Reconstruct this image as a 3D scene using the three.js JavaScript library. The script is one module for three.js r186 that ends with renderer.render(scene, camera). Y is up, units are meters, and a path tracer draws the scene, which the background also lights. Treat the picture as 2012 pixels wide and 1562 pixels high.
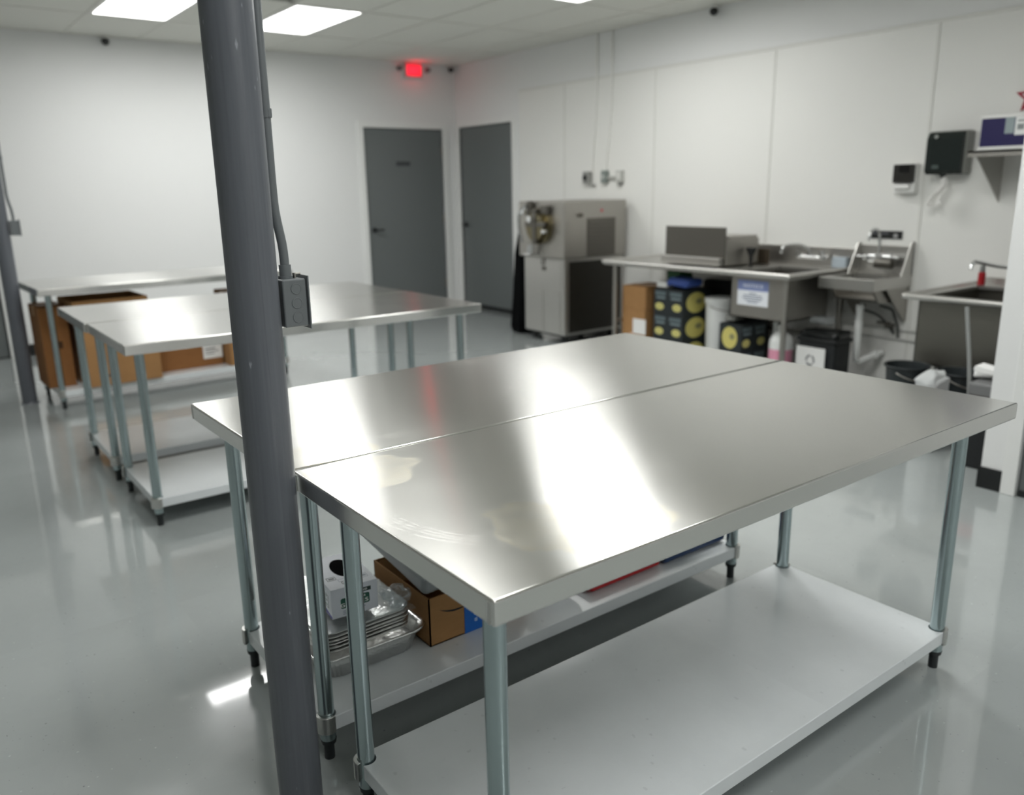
import * as THREE from 'three';
import { RoundedBoxGeometry } from 'three/addons/geometries/RoundedBoxGeometry.js';
import { mergeGeometries, mergeVertices } from 'three/addons/utils/BufferGeometryUtils.js';
import { RectAreaLightUniformsLib } from 'three/addons/lights/RectAreaLightUniformsLib.js';
import { ImprovedNoise } from 'three/addons/math/ImprovedNoise.js';
import { FontLoader } from 'three/addons/loaders/FontLoader.js';
import { TextGeometry } from 'three/addons/geometries/TextGeometry.js';
import { Brush, Evaluator, SUBTRACTION } from 'three-bvh-csg';

// ---------------------------------------------------------------- camera, exposure, lights
const scene = new THREE.Scene();
scene.background = new THREE.Color(0x000000);
const camera = new THREE.PerspectiveCamera(51.75, 2012 / 1562, 0.05, 60);
camera.position.set(-0.642, 1.4493, 0.9144);
camera.rotation.order = 'YXZ';
camera.rotation.set(THREE.MathUtils.degToRad(-14.403), THREE.MathUtils.degToRad(-36.782), THREE.MathUtils.degToRad(-1.0155));
camera.focus = 1.8;
camera.userData.fStop = 2.3;
const renderer = new THREE.WebGLRenderer({ antialias: true });
renderer.toneMapping = THREE.LinearToneMapping;
renderer.toneMappingExposure = 1.2;
renderer.shadowMap.enabled = true;
renderer.shadowMap.type = THREE.PCFSoftShadowMap;
RectAreaLightUniformsLib.init();

// room measures (metres)
const XR = 5.106, ZB = -7.816, YC = 2.851, XL = -4.3, ZF = 4.4;
const GX = 0.945, GZ = -6.8, TW = 0.625, TD = 1.195;          // ceiling grid origin and tile size
const LIGHTS = [[0, 0], [2, 0], [4, 2], [-2, 2], [0, 4], [2, 4], [-2, 6], [0, 8]];
const LIGHT_POWER = 11, LIGHT_COLOR = 0xfdfdfb, PANEL_GLOW = 2.2;

// ---------------------------------------------------------------- helpers
const V = (x, y, z) => new THREE.Vector3(x, y, z);
let seed = 7; const rnd = () => { seed = (seed * 1664525 + 1013904223) >>> 0; return seed / 4294967296; };
const rr = (a, b) => a + (b - a) * rnd();
const noise = new ImprovedNoise();
const taken = {};
function numbered(n) { if (!(n in taken)) { taken[n] = 0; return n; } taken[n]++; return n + '_' + String(taken[n]).padStart(3, '0'); }
function tag(o, label, category, group) { o.userData.label = label; o.userData.category = category; if (group) o.userData.group = group; return o; }
function thing(name, label, category, pos = [0, 0, 0], turn = 0, group) {
  const o = new THREE.Group(); o.name = numbered(name); o.position.set(...pos); o.rotation.y = turn; scene.add(o);
  return tag(o, label, category, group);
}
function part(name, geo, mat, parent, label) {
  const g = Array.isArray(geo) ? (geo.length > 1 ? merge(geo) : geo[0]) : geo;
  const m = new THREE.Mesh(g, mat); m.name = name; parent.add(m); if (label) m.userData.label = label; return m;
}
function solo(name, geo, mat, label, category, group) { const m = part(numbered(name), geo, mat, scene); return tag(m, label, category, group); }
function struct(name, geo, mat, parent = scene) { const m = part(name, geo, mat, parent); if (parent === scene) { m.userData.kind = 'structure'; } return m; }
function structGroup(name) { const g = new THREE.Group(); g.name = name; g.userData.kind = 'structure'; scene.add(g); return g; }
function merge(list) { return mergeGeometries(list.map(g => { const n = g.index ? g.toNonIndexed() : g.clone(); for (const k of Object.keys(n.attributes)) if (!['position', 'normal', 'uv'].includes(k)) n.deleteAttribute(k); n.morphAttributes = {}; return n; })); }
// box given by centre
function bx(w, h, d, x = 0, y = 0, z = 0, r = 0, seg = 2) {
  const g = r ? new RoundedBoxGeometry(w, h, d, seg, Math.min(r, w / 2.01, h / 2.01, d / 2.01)) : new THREE.BoxGeometry(w, h, d);
  g.translate(x, y, z); return g;
}
// box given by limits
const span = (x0, x1, y0, y1, z0, z1, r = 0) => bx(Math.abs(x1 - x0), Math.abs(y1 - y0), Math.abs(z1 - z0), (x0 + x1) / 2, (y0 + y1) / 2, (z0 + z1) / 2, r);
function cyl(r0, r1, h, x = 0, y = 0, z = 0, axis = 'y', seg = 24, open = false) {
  const g = new THREE.CylinderGeometry(r1, r0, h, seg, 1, open);
  if (axis === 'x') g.rotateZ(-Math.PI / 2); if (axis === 'z') g.rotateX(Math.PI / 2);
  g.translate(x, y, z); return g;
}
function tube(pts, r, seg = 32, rad = 10, tension = 0.5) { return new THREE.TubeGeometry(new THREE.CatmullRomCurve3(pts.map(p => V(...p)), false, 'catmullrom', tension), seg, r, rad, false); }
function lathe(pts, x = 0, y = 0, z = 0, seg = 32) { const g = new THREE.LatheGeometry(pts.map(p => new THREE.Vector2(...p)), seg); g.translate(x, y, z); return g; }
function extrude(pts, depth, bevel = 0) {
  const s = new THREE.Shape(pts.map(p => new THREE.Vector2(...p)));
  return new THREE.ExtrudeGeometry(s, { depth, bevelEnabled: bevel > 0, bevelSize: bevel, bevelThickness: bevel, bevelSegments: 2 });
}
// metre uv by dominant normal; u runs across the brushing on steel
function planarUV(g, swap = false) {
  if (g.index) g = g.toNonIndexed();
  const p = g.attributes.position, n = g.attributes.normal, uv = new Float32Array(p.count * 2);
  for (let i = 0; i < p.count; i += 3) {
    let ax = 0, ay = 0, az = 0; for (let k = 0; k < 3; k++) { ax += n.getX(i + k); ay += n.getY(i + k); az += n.getZ(i + k); }
    ax = Math.abs(ax); ay = Math.abs(ay); az = Math.abs(az);
    for (let k = 0; k < 3; k++) {
      const x = p.getX(i + k), y = p.getY(i + k), z = p.getZ(i + k); let a, b;
      if (ay >= ax && ay >= az) { a = z; b = x; } else if (az >= ax) { a = y; b = x; } else { a = y; b = z; }
      uv[(i + k) * 2] = swap ? b : a; uv[(i + k) * 2 + 1] = swap ? a : b;
    }
  }
  g.setAttribute('uv', new THREE.BufferAttribute(uv, 2)); return g;
}
// ---- textures
function fbm(x, y, oct = 4) { let s = 0, a = 0.5, f = 1; for (let i = 0; i < oct; i++) { s += a * noise.noise(x * f, y * f, 3.7 + i * 9.1); a *= 0.5; f *= 2.03; } return s; }
function dataTex(n, fn, srgb = false, rep = [1, 1]) {
  const d = new Uint8Array(n * n * 4);
  for (let j = 0; j < n; j++) for (let i = 0; i < n; i++) { const c = fn(i / n, j / n, i, j); const k = (j * n + i) * 4; d[k] = c[0]; d[k + 1] = c[1]; d[k + 2] = c[2]; d[k + 3] = 255; }
  const t = new THREE.DataTexture(d, n, n); t.wrapS = t.wrapT = THREE.RepeatWrapping; t.magFilter = THREE.LinearFilter; t.minFilter = THREE.LinearMipmapLinearFilter; t.generateMipmaps = true;
  if (srgb) t.colorSpace = THREE.SRGBColorSpace; t.repeat.set(...rep); t.needsUpdate = true; return t;
}
function canvasTex(w, h, draw) {
  const c = document.createElement('canvas'); c.width = w; c.height = h; const g = c.getContext('2d'); draw(g, w, h);
  const t = new THREE.CanvasTexture(c); t.colorSpace = THREE.SRGBColorSpace; t.anisotropy = 4; return t;
}
const cl = v => Math.max(0, Math.min(255, Math.round(v)));
const mats = {};
function mat(color, o = {}) {
  const key = color + JSON.stringify(o); if (mats[key]) return mats[key];
  const { r = 0.6, m = 0, ...rest } = o;
  return (mats[key] = new THREE.MeshPhysicalMaterial({ color, roughness: r, metalness: m, ...rest }));
}
// ---- materials
const steelRough = dataTex(512, (u, v) => {                       // u across the brushing, v along: fine lines + hand smears
  const line = noise.noise(u * 200, v * 4, 1.2) * 5;
  const smear = fbm(u * 3, v * 2.5, 3) * 26; const c = cl(150 + line + smear); return [c, c, c];
}, false, [1.1, 0.7]);
const M = {};
function topMaterial(stains) {                                     // stains: [x, z, radius] of dried residue left on the steel, in the table's own metres
  const hit = (u, v) => { const z = -(1 - u) * 2, x = v * 2; let k = 0; for (const [sx, sz, r] of stains) { const d = Math.hypot(x - sx, (z - sz) * 1.25) / r + fbm(x * 8 + 3, z * 8, 4) * 0.7; if (d < 1) k = Math.max(k, Math.min(1, (1 - d) * 9) * (0.6 + 0.5 * fbm(x * 18, z * 18, 3) + (d > 0.86 ? 0.25 : 0))); } return k; };
  const o = { color: new THREE.Color().setRGB(0.70, 0.695, 0.665), metalness: 1, roughness: 0.33, roughnessMap: steelRough, anisotropy: 0.97, clearcoat: 0.5, clearcoatRoughness: 0.16 };
  if (stains) {
    o.map = dataTex(1024, (u, v) => { const k = hit(u, v); return [255, cl(255 - 5 * k), cl(255 - 18 * k)]; }, true, [0.5, 0.5]);
    const arcs = [[0.72, -0.42, 0.16], [0.80, -0.34, 0.22], [0.9, -0.5, 0.2], [0.35, -0.4, 0.3], [1.1, -0.3, 0.24]];
    const wipe = (u, v) => { const z = -(1 - u) * 2, x = v * 2; let k = 0; arcs.forEach(([ax, az, r], i) => { const d = Math.hypot(x - ax, z - az), a = Math.atan2(z - az, x - ax); if (Math.sin(a * 1.0 + i * 1.7) > 0.35 && noise.noise(a * 9, i, 4) > -0.1) for (const q of [0, 0.011, 0.02, 0.034]) if (Math.abs(d - r - q - 0.004 * noise.noise(a * 6, i, q * 90)) < 0.0016) k = 1; }); return k; };
    o.roughnessMap = dataTex(1024, (u, v) => { const c = cl(150 + 26 * wipe(u, v) + fbm(u * 5, v * 4, 4) * 22 + noise.noise(u * 340, v * 8, 1.2) * 4 + 34 * hit(u, v)); return [c, c, c]; }, false, [0.5, 0.5]);
  }
  return new THREE.MeshPhysicalMaterial(o);
}
M.top = topMaterial(null);
M.topNear = topMaterial([[0.31, -0.15, 0.17], [0.12, -0.66, 0.13]]);
M.topRear = topMaterial([[0.11, -0.05, 0.13]]);
M.steel = new THREE.MeshPhysicalMaterial({ color: new THREE.Color().setRGB(0.52, 0.51, 0.485), metalness: 1, roughness: 0.34 });
M.steelDull = new THREE.MeshPhysicalMaterial({ color: new THREE.Color().setRGB(0.40, 0.385, 0.355), metalness: 1, roughness: 0.42 });
M.steelDark = new THREE.MeshPhysicalMaterial({ color: new THREE.Color().setRGB(0.16, 0.152, 0.135), metalness: 0.9, roughness: 0.45 });
M.chrome = new THREE.MeshPhysicalMaterial({ color: new THREE.Color().setRGB(0.72, 0.73, 0.73), metalness: 1, roughness: 0.14 });
M.galv = new THREE.MeshPhysicalMaterial({ color: new THREE.Color().setRGB(0.42, 0.50, 0.51), metalness: 1, roughness: 0.24 });
M.collar = new THREE.MeshPhysicalMaterial({ color: new THREE.Color().setRGB(0.58, 0.58, 0.56), metalness: 1, roughness: 0.35 });
M.foot = mat(0x23282a, { r: 0.45 });
const shelfSpeck = dataTex(512, (u, v) => { const n = fbm(u * 6, v * 6, 4) * 8; const sc = noise.noise(u * 90, v * 90, 5.5) > 0.74 ? -12 : 0; const c = 236 + n + sc; return [cl(c - 4), cl(c + 1), cl(c + 3)]; }, true, [0.9, 0.9]);
M.shelf = new THREE.MeshPhysicalMaterial({ map: shelfSpeck, color: 0xffffff, roughness: 0.3, metalness: 0, clearcoat: 0.5, clearcoatRoughness: 0.12 });
const postTex = dataTex(512, (u, v) => { const n = fbm(u * 14, v * 3, 4) * 12 + noise.noise(u * 60, v * 6, 2.2) * 5; const chip = noise.noise(u * 30, v * 130, 9.1) > (v > 0.55 ? 0.56 : 0.72) ? 46 : 0; return [cl(94 + n + chip), cl(98 + n + chip), cl(104 + n + chip)]; }, true);
const postBump = dataTex(512, (u, v) => { const c = cl(128 + fbm(u * 16, v * 7, 4) * 110 + noise.noise(u * 50, v * 60, 6.6) * 30); return [c, c, c]; });
M.post = new THREE.MeshPhysicalMaterial({ map: postTex, bumpMap: postBump, bumpScale: 0.0012, roughness: 0.34 });
M.postPlain = mat(0x64686d, { r: 0.36 });
M.boxPaint = mat(0x696e70, { r: 0.4 });
const floorTex = dataTex(1024, (u, v) => {
  let n = fbm(u * 5, v * 5, 5) * 7; const s = noise.noise(u * 230, v * 230, 2.7); let sp = 0;
  if (s > 0.68) sp = -46 * Math.min(1, (s - 0.68) * 12); else if (s < -0.70) sp = 36 * Math.min(1, (-0.70 - s) * 12);
  const c = 172 + n + sp; return [cl(c - 5), cl(c + 1), cl(c)];
}, true);
floorTex.repeat.set(0.5, 0.5);
const floorRough = dataTex(512, (u, v) => { const c = cl(120 + fbm(u * 7, v * 7, 5) * 70 + (noise.noise(u * 80, v * 80, 3.3) > 0.6 ? 30 : 0)); return [c, c, c]; }, false, [0.45, 0.45]);
const floorBump = dataTex(512, (u, v) => { const c = cl(128 + fbm(u * 10, v * 10, 3) * 110); return [c, c, c]; }, false, [0.8, 0.8]);
M.floor = new THREE.MeshPhysicalMaterial({ map: floorTex, roughness: 0.36, roughnessMap: floorRough, bumpMap: floorBump, bumpScale: 0.0005, ior: 1.52, clearcoat: 0.9, clearcoatRoughness: 0.05 });
const wallBump = dataTex(256, (u, v) => { const c = cl(128 + fbm(u * 24, v * 24, 3) * 120); return [c, c, c]; }, false, [1.5, 1.5]);
M.wall = new THREE.MeshPhysicalMaterial({ color: 0xe4e5e4, roughness: 0.62, bumpMap: wallBump, bumpScale: 0.0006 });
M.frp = new THREE.MeshPhysicalMaterial({ color: 0xe7e7e3, roughness: 0.42, bumpMap: wallBump, bumpScale: 0.0008 });
M.strip = mat(0xdcdcd7, { r: 0.45 });
M.casing = mat(0xe6e7e5, { r: 0.42 });
M.door = new THREE.MeshPhysicalMaterial({ color: 0x686d6d, roughness: 0.42, bumpMap: wallBump, bumpScale: 0.0003 });
M.black = mat(0x101314, { r: 0.55 });
M.blackGloss = mat(0x121416, { r: 0.28 });
M.tile = new THREE.MeshPhysicalMaterial({ color: 0xdfdfd8, roughness: 0.9, bumpMap: dataTex(256, (u, v) => { const s = noise.noise(u * 60, v * 60, 1.1); const c = cl(150 + fbm(u * 30, v * 30, 3) * 90 - (s > 0.45 ? 90 : 0)); return [c, c, c]; }, false, [2, 2]), bumpScale: 0.001 });
M.grid = mat(0xdad9d2, { r: 0.5 });
const cardTex = dataTex(256, (u, v) => { const n = fbm(u * 3, v * 3, 3) * 10 + noise.noise(u * 3, v * 120, 3.1) * 4; return [cl(166 + n), cl(124 + n * 0.9), cl(78 + n * 0.7)]; }, true, [2, 2]);
M.card = new THREE.MeshPhysicalMaterial({ map: cardTex, roughness: 0.82 });
M.cardDark = new THREE.MeshPhysicalMaterial({ map: cardTex, color: 0xdcc9b4, roughness: 0.85 });
M.white = mat(0xe9e9e6, { r: 0.45 });
M.paper = mat(0xeeeeec, { r: 0.8 });
M.pvc = mat(0xeceeec, { r: 0.32 });
M.rubber = mat(0x15181a, { r: 0.6 });
M.film = new THREE.MeshPhysicalMaterial({ color: 0xf4f7f8, roughness: 0.12, transmission: 0.92, thickness: 0, ior: 1.45 });
M.filmMilk = new THREE.MeshPhysicalMaterial({ color: 0xf2f4f4, roughness: 0.3, transmission: 0.6, thickness: 0, ior: 1.45 });
const foilBump = dataTex(256, (u, v) => { const c = cl(128 + fbm(u * 14, v * 14, 4) * 200); return [c, c, c]; });
M.foil = new THREE.MeshPhysicalMaterial({ color: new THREE.Color().setRGB(0.88, 0.88, 0.87), metalness: 1, roughness: 0.3, bumpMap: foilBump, bumpScale: 0.0015 });

// ---------------------------------------------------------------- the room
struct('floor', planarUV(span(XL - 0.2, XR + 0.2, -0.12, 0, ZB - 0.2, ZF + 0.2)), M.floor);
// ceiling: tiles and T-bars
{
  const ceiling = structGroup('ceiling');
  part('ceiling_slab', span(XL - 0.2, XR + 0.2, YC + 0.13, YC + 0.25, ZB - 0.2, ZF + 0.2), M.tile, ceiling);
  const full = new THREE.BoxGeometry(TW - 0.022, 0.016, TD - 0.022);
  const i0 = Math.floor((XL - GX) / TW), i1 = Math.ceil((XR - GX) / TW), j0 = Math.floor((ZB - GZ) / TD), j1 = Math.ceil((ZF - GZ) / TD);
  const bars = [];
  for (let i = i0; i < i1; i++) for (let j = j0; j < j1; j++) {
    if (LIGHTS.some(l => l[0] === i && l[1] === j) || (i === 1 && j === 1)) continue;
    let x0 = Math.max(GX + i * TW, XL), x1 = Math.min(GX + (i + 1) * TW, XR), z0 = Math.max(GZ + j * TD, ZB), z1 = Math.min(GZ + (j + 1) * TD, ZF);
    const whole = x1 - x0 > TW - 0.01 && z1 - z0 > TD - 0.01;
    if (x1 - x0 < 0.03 || z1 - z0 < 0.03) continue;
    const t = part('ceiling_tile', whole ? full : new THREE.BoxGeometry(x1 - x0 - 0.02, 0.016, z1 - z0 - 0.02), M.tile, ceiling);
    t.position.set((x0 + x1) / 2, YC + 0.013, (z0 + z1) / 2);
  }
  for (let i = i0 + 1; i < i1; i++) bars.push(bx(0.024, 0.024, ZF - ZB, GX + i * TW, YC + 0.012, (ZF + ZB) / 2));
  for (let j = j0 + 1; j < j1; j++) bars.push(bx(XR - XL, 0.0235, 0.024, (XR + XL) / 2, YC + 0.0122, GZ + j * TD));
  bars.push(span(XL, XR, YC, YC + 0.022, ZB, ZB + 0.024), span(XR - 0.024, XR, YC, YC + 0.022, ZB, ZF));
  part('grid_bars', bars, M.grid, ceiling);
}
// lamps
{
  const glow = new THREE.MeshPhysicalMaterial({ color: 0xffffff, roughness: 0.5, emissive: 0xfdfeff, emissiveIntensity: PANEL_GLOW });
  const where = ['left of the tall grey post', 'just right of the tall grey post', 'nearest the wall of sinks', 'above the left side of the room', 'above the middle of the near worktables', 'beyond the right end of the near worktables', 'above the near left side of the room', 'above the near end of the room'];
  LIGHTS.forEach(([i, j], n) => {
    const x = GX + (i + 0.5) * TW, z = GZ + (j + 0.5) * TD, w = TW - 0.03, d = TD - 0.03;
    const t = thing('ceiling_light', 'recessed rectangular white light panel in the ceiling ' + where[n], 'ceiling light', [x, YC, z], 0, 'ceiling light panels');
    part('frame', [bx(w, 0.06, 0.02, 0, 0.03, d / 2 - 0.01), bx(w, 0.06, 0.02, 0, 0.03, -d / 2 + 0.01), bx(0.02, 0.06, d, w / 2 - 0.01, 0.03, 0), bx(0.02, 0.06, d, -w / 2 + 0.01, 0.03, 0)], M.white, t);
    part('housing', bx(w, 0.05, d, 0, 0.086, 0), M.white, t);
    part('diffuser', bx(w - 0.04, 0.008, d - 0.04, 0, 0.052, 0), glow, t);
    const L = new THREE.RectAreaLight(LIGHT_COLOR, LIGHT_POWER, w - 0.04, d - 0.04); L.position.set(0, 0.044, 0); L.rotation.x = -Math.PI / 2; L.name = 'panel_light'; t.add(L);
  });
}
{
  const v = thing('ceiling_vent', 'grey louvred air vent in the ceiling behind the tall post', 'vent', [GX + 1.5 * TW, YC, GZ + 1.5 * TD]);
  part('frame', [bx(0.595, 0.02, 0.05, 0, 0.012, 0.56), bx(0.595, 0.02, 0.05, 0, 0.012, -0.56), bx(0.05, 0.02, 1.165, 0.272, 0.012, 0), bx(0.05, 0.02, 1.165, -0.272, 0.012, 0), bx(0.595, 0.02, 1.165, 0, 0.06, 0)], mat(0xb4b4ae, { r: 0.5 }), v);
  for (let k = 0; k < 12; k++) { const l = part('louvre', bx(0.49, 0.004, 0.06), mat(0x8d8d88, { r: 0.5 }), v); l.position.set(0, 0.02, -0.5 + k * 0.09); l.rotation.x = 0.5; }
}
// walls
const D1 = [3.853, 4.905], DH = 2.13, D4 = [-0.86, 0.12];
struct('wall_back', merge([span(XL, D4[0], 0, YC + 0.13, ZB - 0.12, ZB), span(D4[0], D4[1], DH, YC + 0.13, ZB - 0.12, ZB), span(D4[1], D1[0], 0, YC + 0.13, ZB - 0.12, ZB), span(D1[0], D1[1], DH, YC + 0.13, ZB - 0.12, ZB), span(D1[1], XR + 0.12, 0, YC + 0.13, ZB - 0.12, ZB)].map(g => planarUV(g))), M.wall);
const D2 = [-7.74, -6.68], D2H = 2.15;
{
  const w = structGroup('wall_right');
  part('backing', merge([span(XR, XR + 0.12, 0, YC + 0.13, ZB, D2[0]), span(XR, XR + 0.12, D2H, YC + 0.13, D2[0], D2[1]), span(XR, XR + 0.12, 0, YC + 0.13, D2[1], ZF)].map(g => planarUV(g))), M.wall, w);
  const seams = [-6.55, -5.79, -4.535, -3.28, -2.02, -0.76];
  for (let i = 0; i + 1 < seams.length; i++) part('wall_panel', planarUV(span(XR - 0.004, XR, 0.0, 2.45, seams[i] + 0.004, seams[i + 1] - 0.004)), M.frp, w);
  for (const z of seams.slice(1, 5)) part('divider_strip', bx(0.007, 2.45, 0.02, XR - 0.0055, 1.225, z, 0.002), M.strip, w);
  part('cap_strip', bx(0.008, 0.022, 5.8, XR - 0.006, 2.455, -3.65, 0.002), M.strip, w);
}
struct('wall_left', planarUV(span(XL - 0.12, XL, 0, YC + 0.13, ZB - 0.12, ZF + 0.12)), M.wall);
struct('wall_front', planarUV(span(XL, XR, 0, YC + 0.13, ZF, ZF + 0.12)), M.wall);
// partition with its own door
const PX = 3.41, PZ = -0.73, D3 = [-0.565, 0.36];
struct('wall_partition', merge([span(PX, PX + 0.12, 0, YC + 0.13, PZ, D3[0]), span(PX, PX + 0.12, DH, YC + 0.13, D3[0], D3[1]), span(PX, PX + 0.12, 0, YC + 0.13, D3[1], ZF), span(PX + 0.12, XR, 0, YC + 0.13, PZ, PZ + 0.12)].map(g => planarUV(g))), M.wall);
struct('trim_1', [span(PX - 0.016, PX + 0.1, 0, DH + 0.06, D3[0] - 0.064, D3[0], 0.003), span(PX - 0.016, PX + 0.1, DH, DH + 0.06, D3[0], D3[1]), span(PX - 0.016, PX + 0.1, 0, DH + 0.06, D3[1], D3[1] + 0.064)], M.casing);
struct('baseboard_partition', [span(PX - 0.01, PX, 0, 0.105, PZ, D3[0] - 0.065, 0.003), span(PX - 0.01, XR - 0.02, 0, 0.105, PZ - 0.01, PZ)], M.black);
struct('baseboard_back', [span(XL, D4[0] - 0.065, 0, 0.105, ZB, ZB + 0.01), span(D4[1] + 0.035, D1[0] - 0.075, 0, 0.105, ZB, ZB + 0.01)], M.black);
struct('trim_2', [span(D1[0] - 0.07, D1[0], 0, DH + 0.07, ZB - 0.02, ZB + 0.018, 0.004), span(D1[0], D1[1], DH, DH + 0.07, ZB - 0.02, ZB + 0.018), span(D1[1], D1[1] + 0.07, 0, DH + 0.07, ZB - 0.02, ZB + 0.018, 0.004)], M.casing);
struct('trim_3', [span(XR - 0.018, XR + 0.02, 0, D2H + 0.06, D2[0] - 0.055, D2[0], 0.004), span(XR - 0.018, XR + 0.02, D2H, D2H + 0.06, D2[0], D2[1]), span(XR - 0.018, XR + 0.02, 0, D2H + 0.06, D2[1], D2[1] + 0.07, 0.004)], M.casing);
struct('trim_4', [span(D4[1], D4[1] + 0.03, 0, DH + 0.03, ZB - 0.02, ZB + 0.012), span(D4[0], D4[1], DH, DH + 0.03, ZB - 0.02, ZB + 0.012), span(D4[0] - 0.03, D4[0], 0, DH + 0.03, ZB - 0.02, ZB + 0.012)], M.casing);
// doors
function lever(parent, x, y, z, dir, axis) {                       // dir: handle points that way along the leaf; axis: leaf normal
  if (axis === 'z') part('lever_handle', [cyl(0.028, 0.028, 0.012, x, y, z + 0.006, 'z', 20), cyl(0.009, 0.009, 0.05, x, y, z + 0.03, 'z', 12), bx(0.115, 0.02, 0.016, x + dir * 0.05, y, z + 0.052, 0.006)], M.rubber, parent, 'black lever handle');
  else part('lever_handle', [cyl(0.028, 0.028, 0.012, x - 0.006, y, z, 'x', 20), cyl(0.009, 0.009, 0.05, x - 0.03, y, z, 'x', 12), bx(0.016, 0.02, 0.115, x - 0.052, y, z + dir * 0.05, 0.006)], M.rubber, parent, 'black lever handle');
}
{
  let d = structGroup('door_1');
  part('door_leaf', planarUV(span(D1[0] + 0.006, D1[1] - 0.006, 0.008, DH - 0.006, ZB - 0.055, ZB - 0.012, 0.003)), M.door, d);
  lever(d, 3.935, 0.99, ZB - 0.012, 1, 'z');
  part('door_sign', bx(0.19, 0.05, 0.006, 4.36, 1.735, ZB - 0.009, 0.002), mat(0x3d4143, { r: 0.4 }), d, 'small dark name plate');
  part('hinge', [bx(0.03, 0.1, 0.012, D1[1] - 0.008, 0.3, ZB - 0.008), bx(0.03, 0.1, 0.012, D1[1] - 0.008, 1.1, ZB - 0.008), bx(0.03, 0.1, 0.012, D1[1] - 0.008, 1.88, ZB - 0.008)], M.steelDull, d);
  d = structGroup('door_2');
  part('door_leaf', planarUV(span(XR + 0.012, XR + 0.055, 0.008, D2H - 0.006, D2[0] + 0.006, D2[1] - 0.006, 0.003)), M.door, d);
  part('door_sweep', span(XR + 0.002, XR + 0.014, 0.005, 0.05, D2[0] + 0.01, D2[1] - 0.01), M.rubber, d);
  lever(d, XR + 0.012, 1.015, -7.66, 1, 'x');
  part('hinge', [bx(0.012, 0.1, 0.03, XR + 0.008, 0.3, D2[1] - 0.01), bx(0.012, 0.1, 0.03, XR + 0.008, 1.1, D2[1] - 0.01), bx(0.012, 0.1, 0.03, XR + 0.008, 1.9, D2[1] - 0.01)], M.steelDull, d);
  d = structGroup('door_3');
  part('door_leaf', planarUV(span(PX + 0.012, PX + 0.055, 0.008, DH - 0.006, D3[0] + 0.004, D3[1] - 0.004, 0.003)), M.door, d);
  part('door_sweep', span(PX + 0.002, PX + 0.014, 0.003, 0.03, D3[0] + 0.01, D3[1] - 0.01), M.rubber, d);
  lever(d, PX + 0.012, 1.0, D3[1] - 0.08, -1, 'x');
  d = structGroup('door_4');
  part('door_leaf', planarUV(span(D4[0] + 0.006, D4[1] - 0.006, 0.008, DH - 0.006, ZB - 0.055, ZB - 0.012, 0.003)), M.door, d);
  lever(d, D4[0] + 0.08, 1.0, ZB - 0.012, 1, 'z');
}

// ---------------------------------------------------------------- steel worktables
const TL = 1.794, TDP = 0.762, TH = 0.846, IX = 0.076, IZ = 0.107;
const ev = new Evaluator(); ev.attributes = ['position', 'normal', 'uv'];
function tableShelf(L, D) {
  const x0 = IX - 0.016, x1 = L - IX + 0.016, z0 = -(IZ - 0.024), z1 = -(D - IZ + 0.024);
  let b = new Brush(span(x0, x1, 0.088, 0.13, z1, z0, 0.003)); b.updateMatrixWorld();
  for (const [x, z] of [[IX, -IZ], [L - IX, -IZ], [IX, -D + IZ], [L - IX, -D + IZ]]) { const c = new Brush(cyl(0.0245, 0.0245, 0.2, x, 0.12, z, 'y', 24)); c.updateMatrixWorld(); b = ev.evaluate(b, c, SUBTRACTION); b.updateMatrixWorld(); }
  return planarUV(b.geometry);
}
function ringArc(r0, r1, h, a0, a1) {
  const s = new THREE.Shape(); s.absarc(0, 0, r1, a0, a1, false); s.absarc(0, 0, r0, a1, a0, true); s.closePath();
  const g = new THREE.ExtrudeGeometry(s, { depth: h, bevelEnabled: true, bevelSize: 0.0015, bevelThickness: 0.0015, bevelSegments: 1, curveSegments: 16 }); g.rotateX(-Math.PI / 2); return g;
}
const G = {};
G.legTube = cyl(0.0205, 0.0205, TH - 0.03 - 0.055, 0, (TH - 0.03 + 0.055) / 2, 0, 'y', 28);
G.legFoot = merge([cyl(0.0135, 0.0135, 0.05, 0, 0.025, 0, 'y', 20), cyl(0.0195, 0.0215, 0.012, 0, 0.052, 0, 'y', 20)]);
function worktable(label, pos, turn = 0, top = M.top, L = TL, D = TDP) {
  const t = thing('steel_worktable', label, 'worktable', pos, turn, 'steel worktables');
  part('tabletop', planarUV(span(0, L, TH - 0.046, TH, -D, 0, 0.005)), top, t);
  for (const [x, z] of [[-0.0003, -0.013], [L + 0.0003, -0.013], [-0.0003, -D + 0.013], [L + 0.0003, -D + 0.013]]) part('corner_weld', bx(0.0016, 0.038, 0.007, x, TH - 0.0245, z, 0.0006, 1), M.collar, t);
  part('top_brace', [span(0.12, L - 0.12, TH - 0.07, TH - 0.046, -D / 2 - 0.06, -D / 2 + 0.06)], M.collar, t);
  part('shelf', tableShelf(L, D), M.shelf, t, 'low white painted undershelf');
  for (const [x, z, q] of [[IX, -IZ, 2], [L - IX, -IZ, 3], [IX, -D + IZ, 1], [L - IX, -D + IZ, 0]]) {
    const leg = part('leg', G.legTube, M.galv, t); leg.position.set(x, 0, z);
    part('foot', G.legFoot, M.foot, leg, 'black bullet foot');
    const c = part('corner_bracket', ringArc(0.0215, 0.029, 0.046, q * Math.PI / 2 - 0.35, (q + 1) * Math.PI / 2 + 0.35), M.collar, leg); c.position.y = 0.086;
  }
  return t;
}
worktable('nearest steel worktable with a clear white undershelf', [0, 0, 0], 0, M.topNear);
worktable('steel worktable with glove box and foil pans on its undershelf', [0, 0, -0.77], 0, M.topRear);
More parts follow.
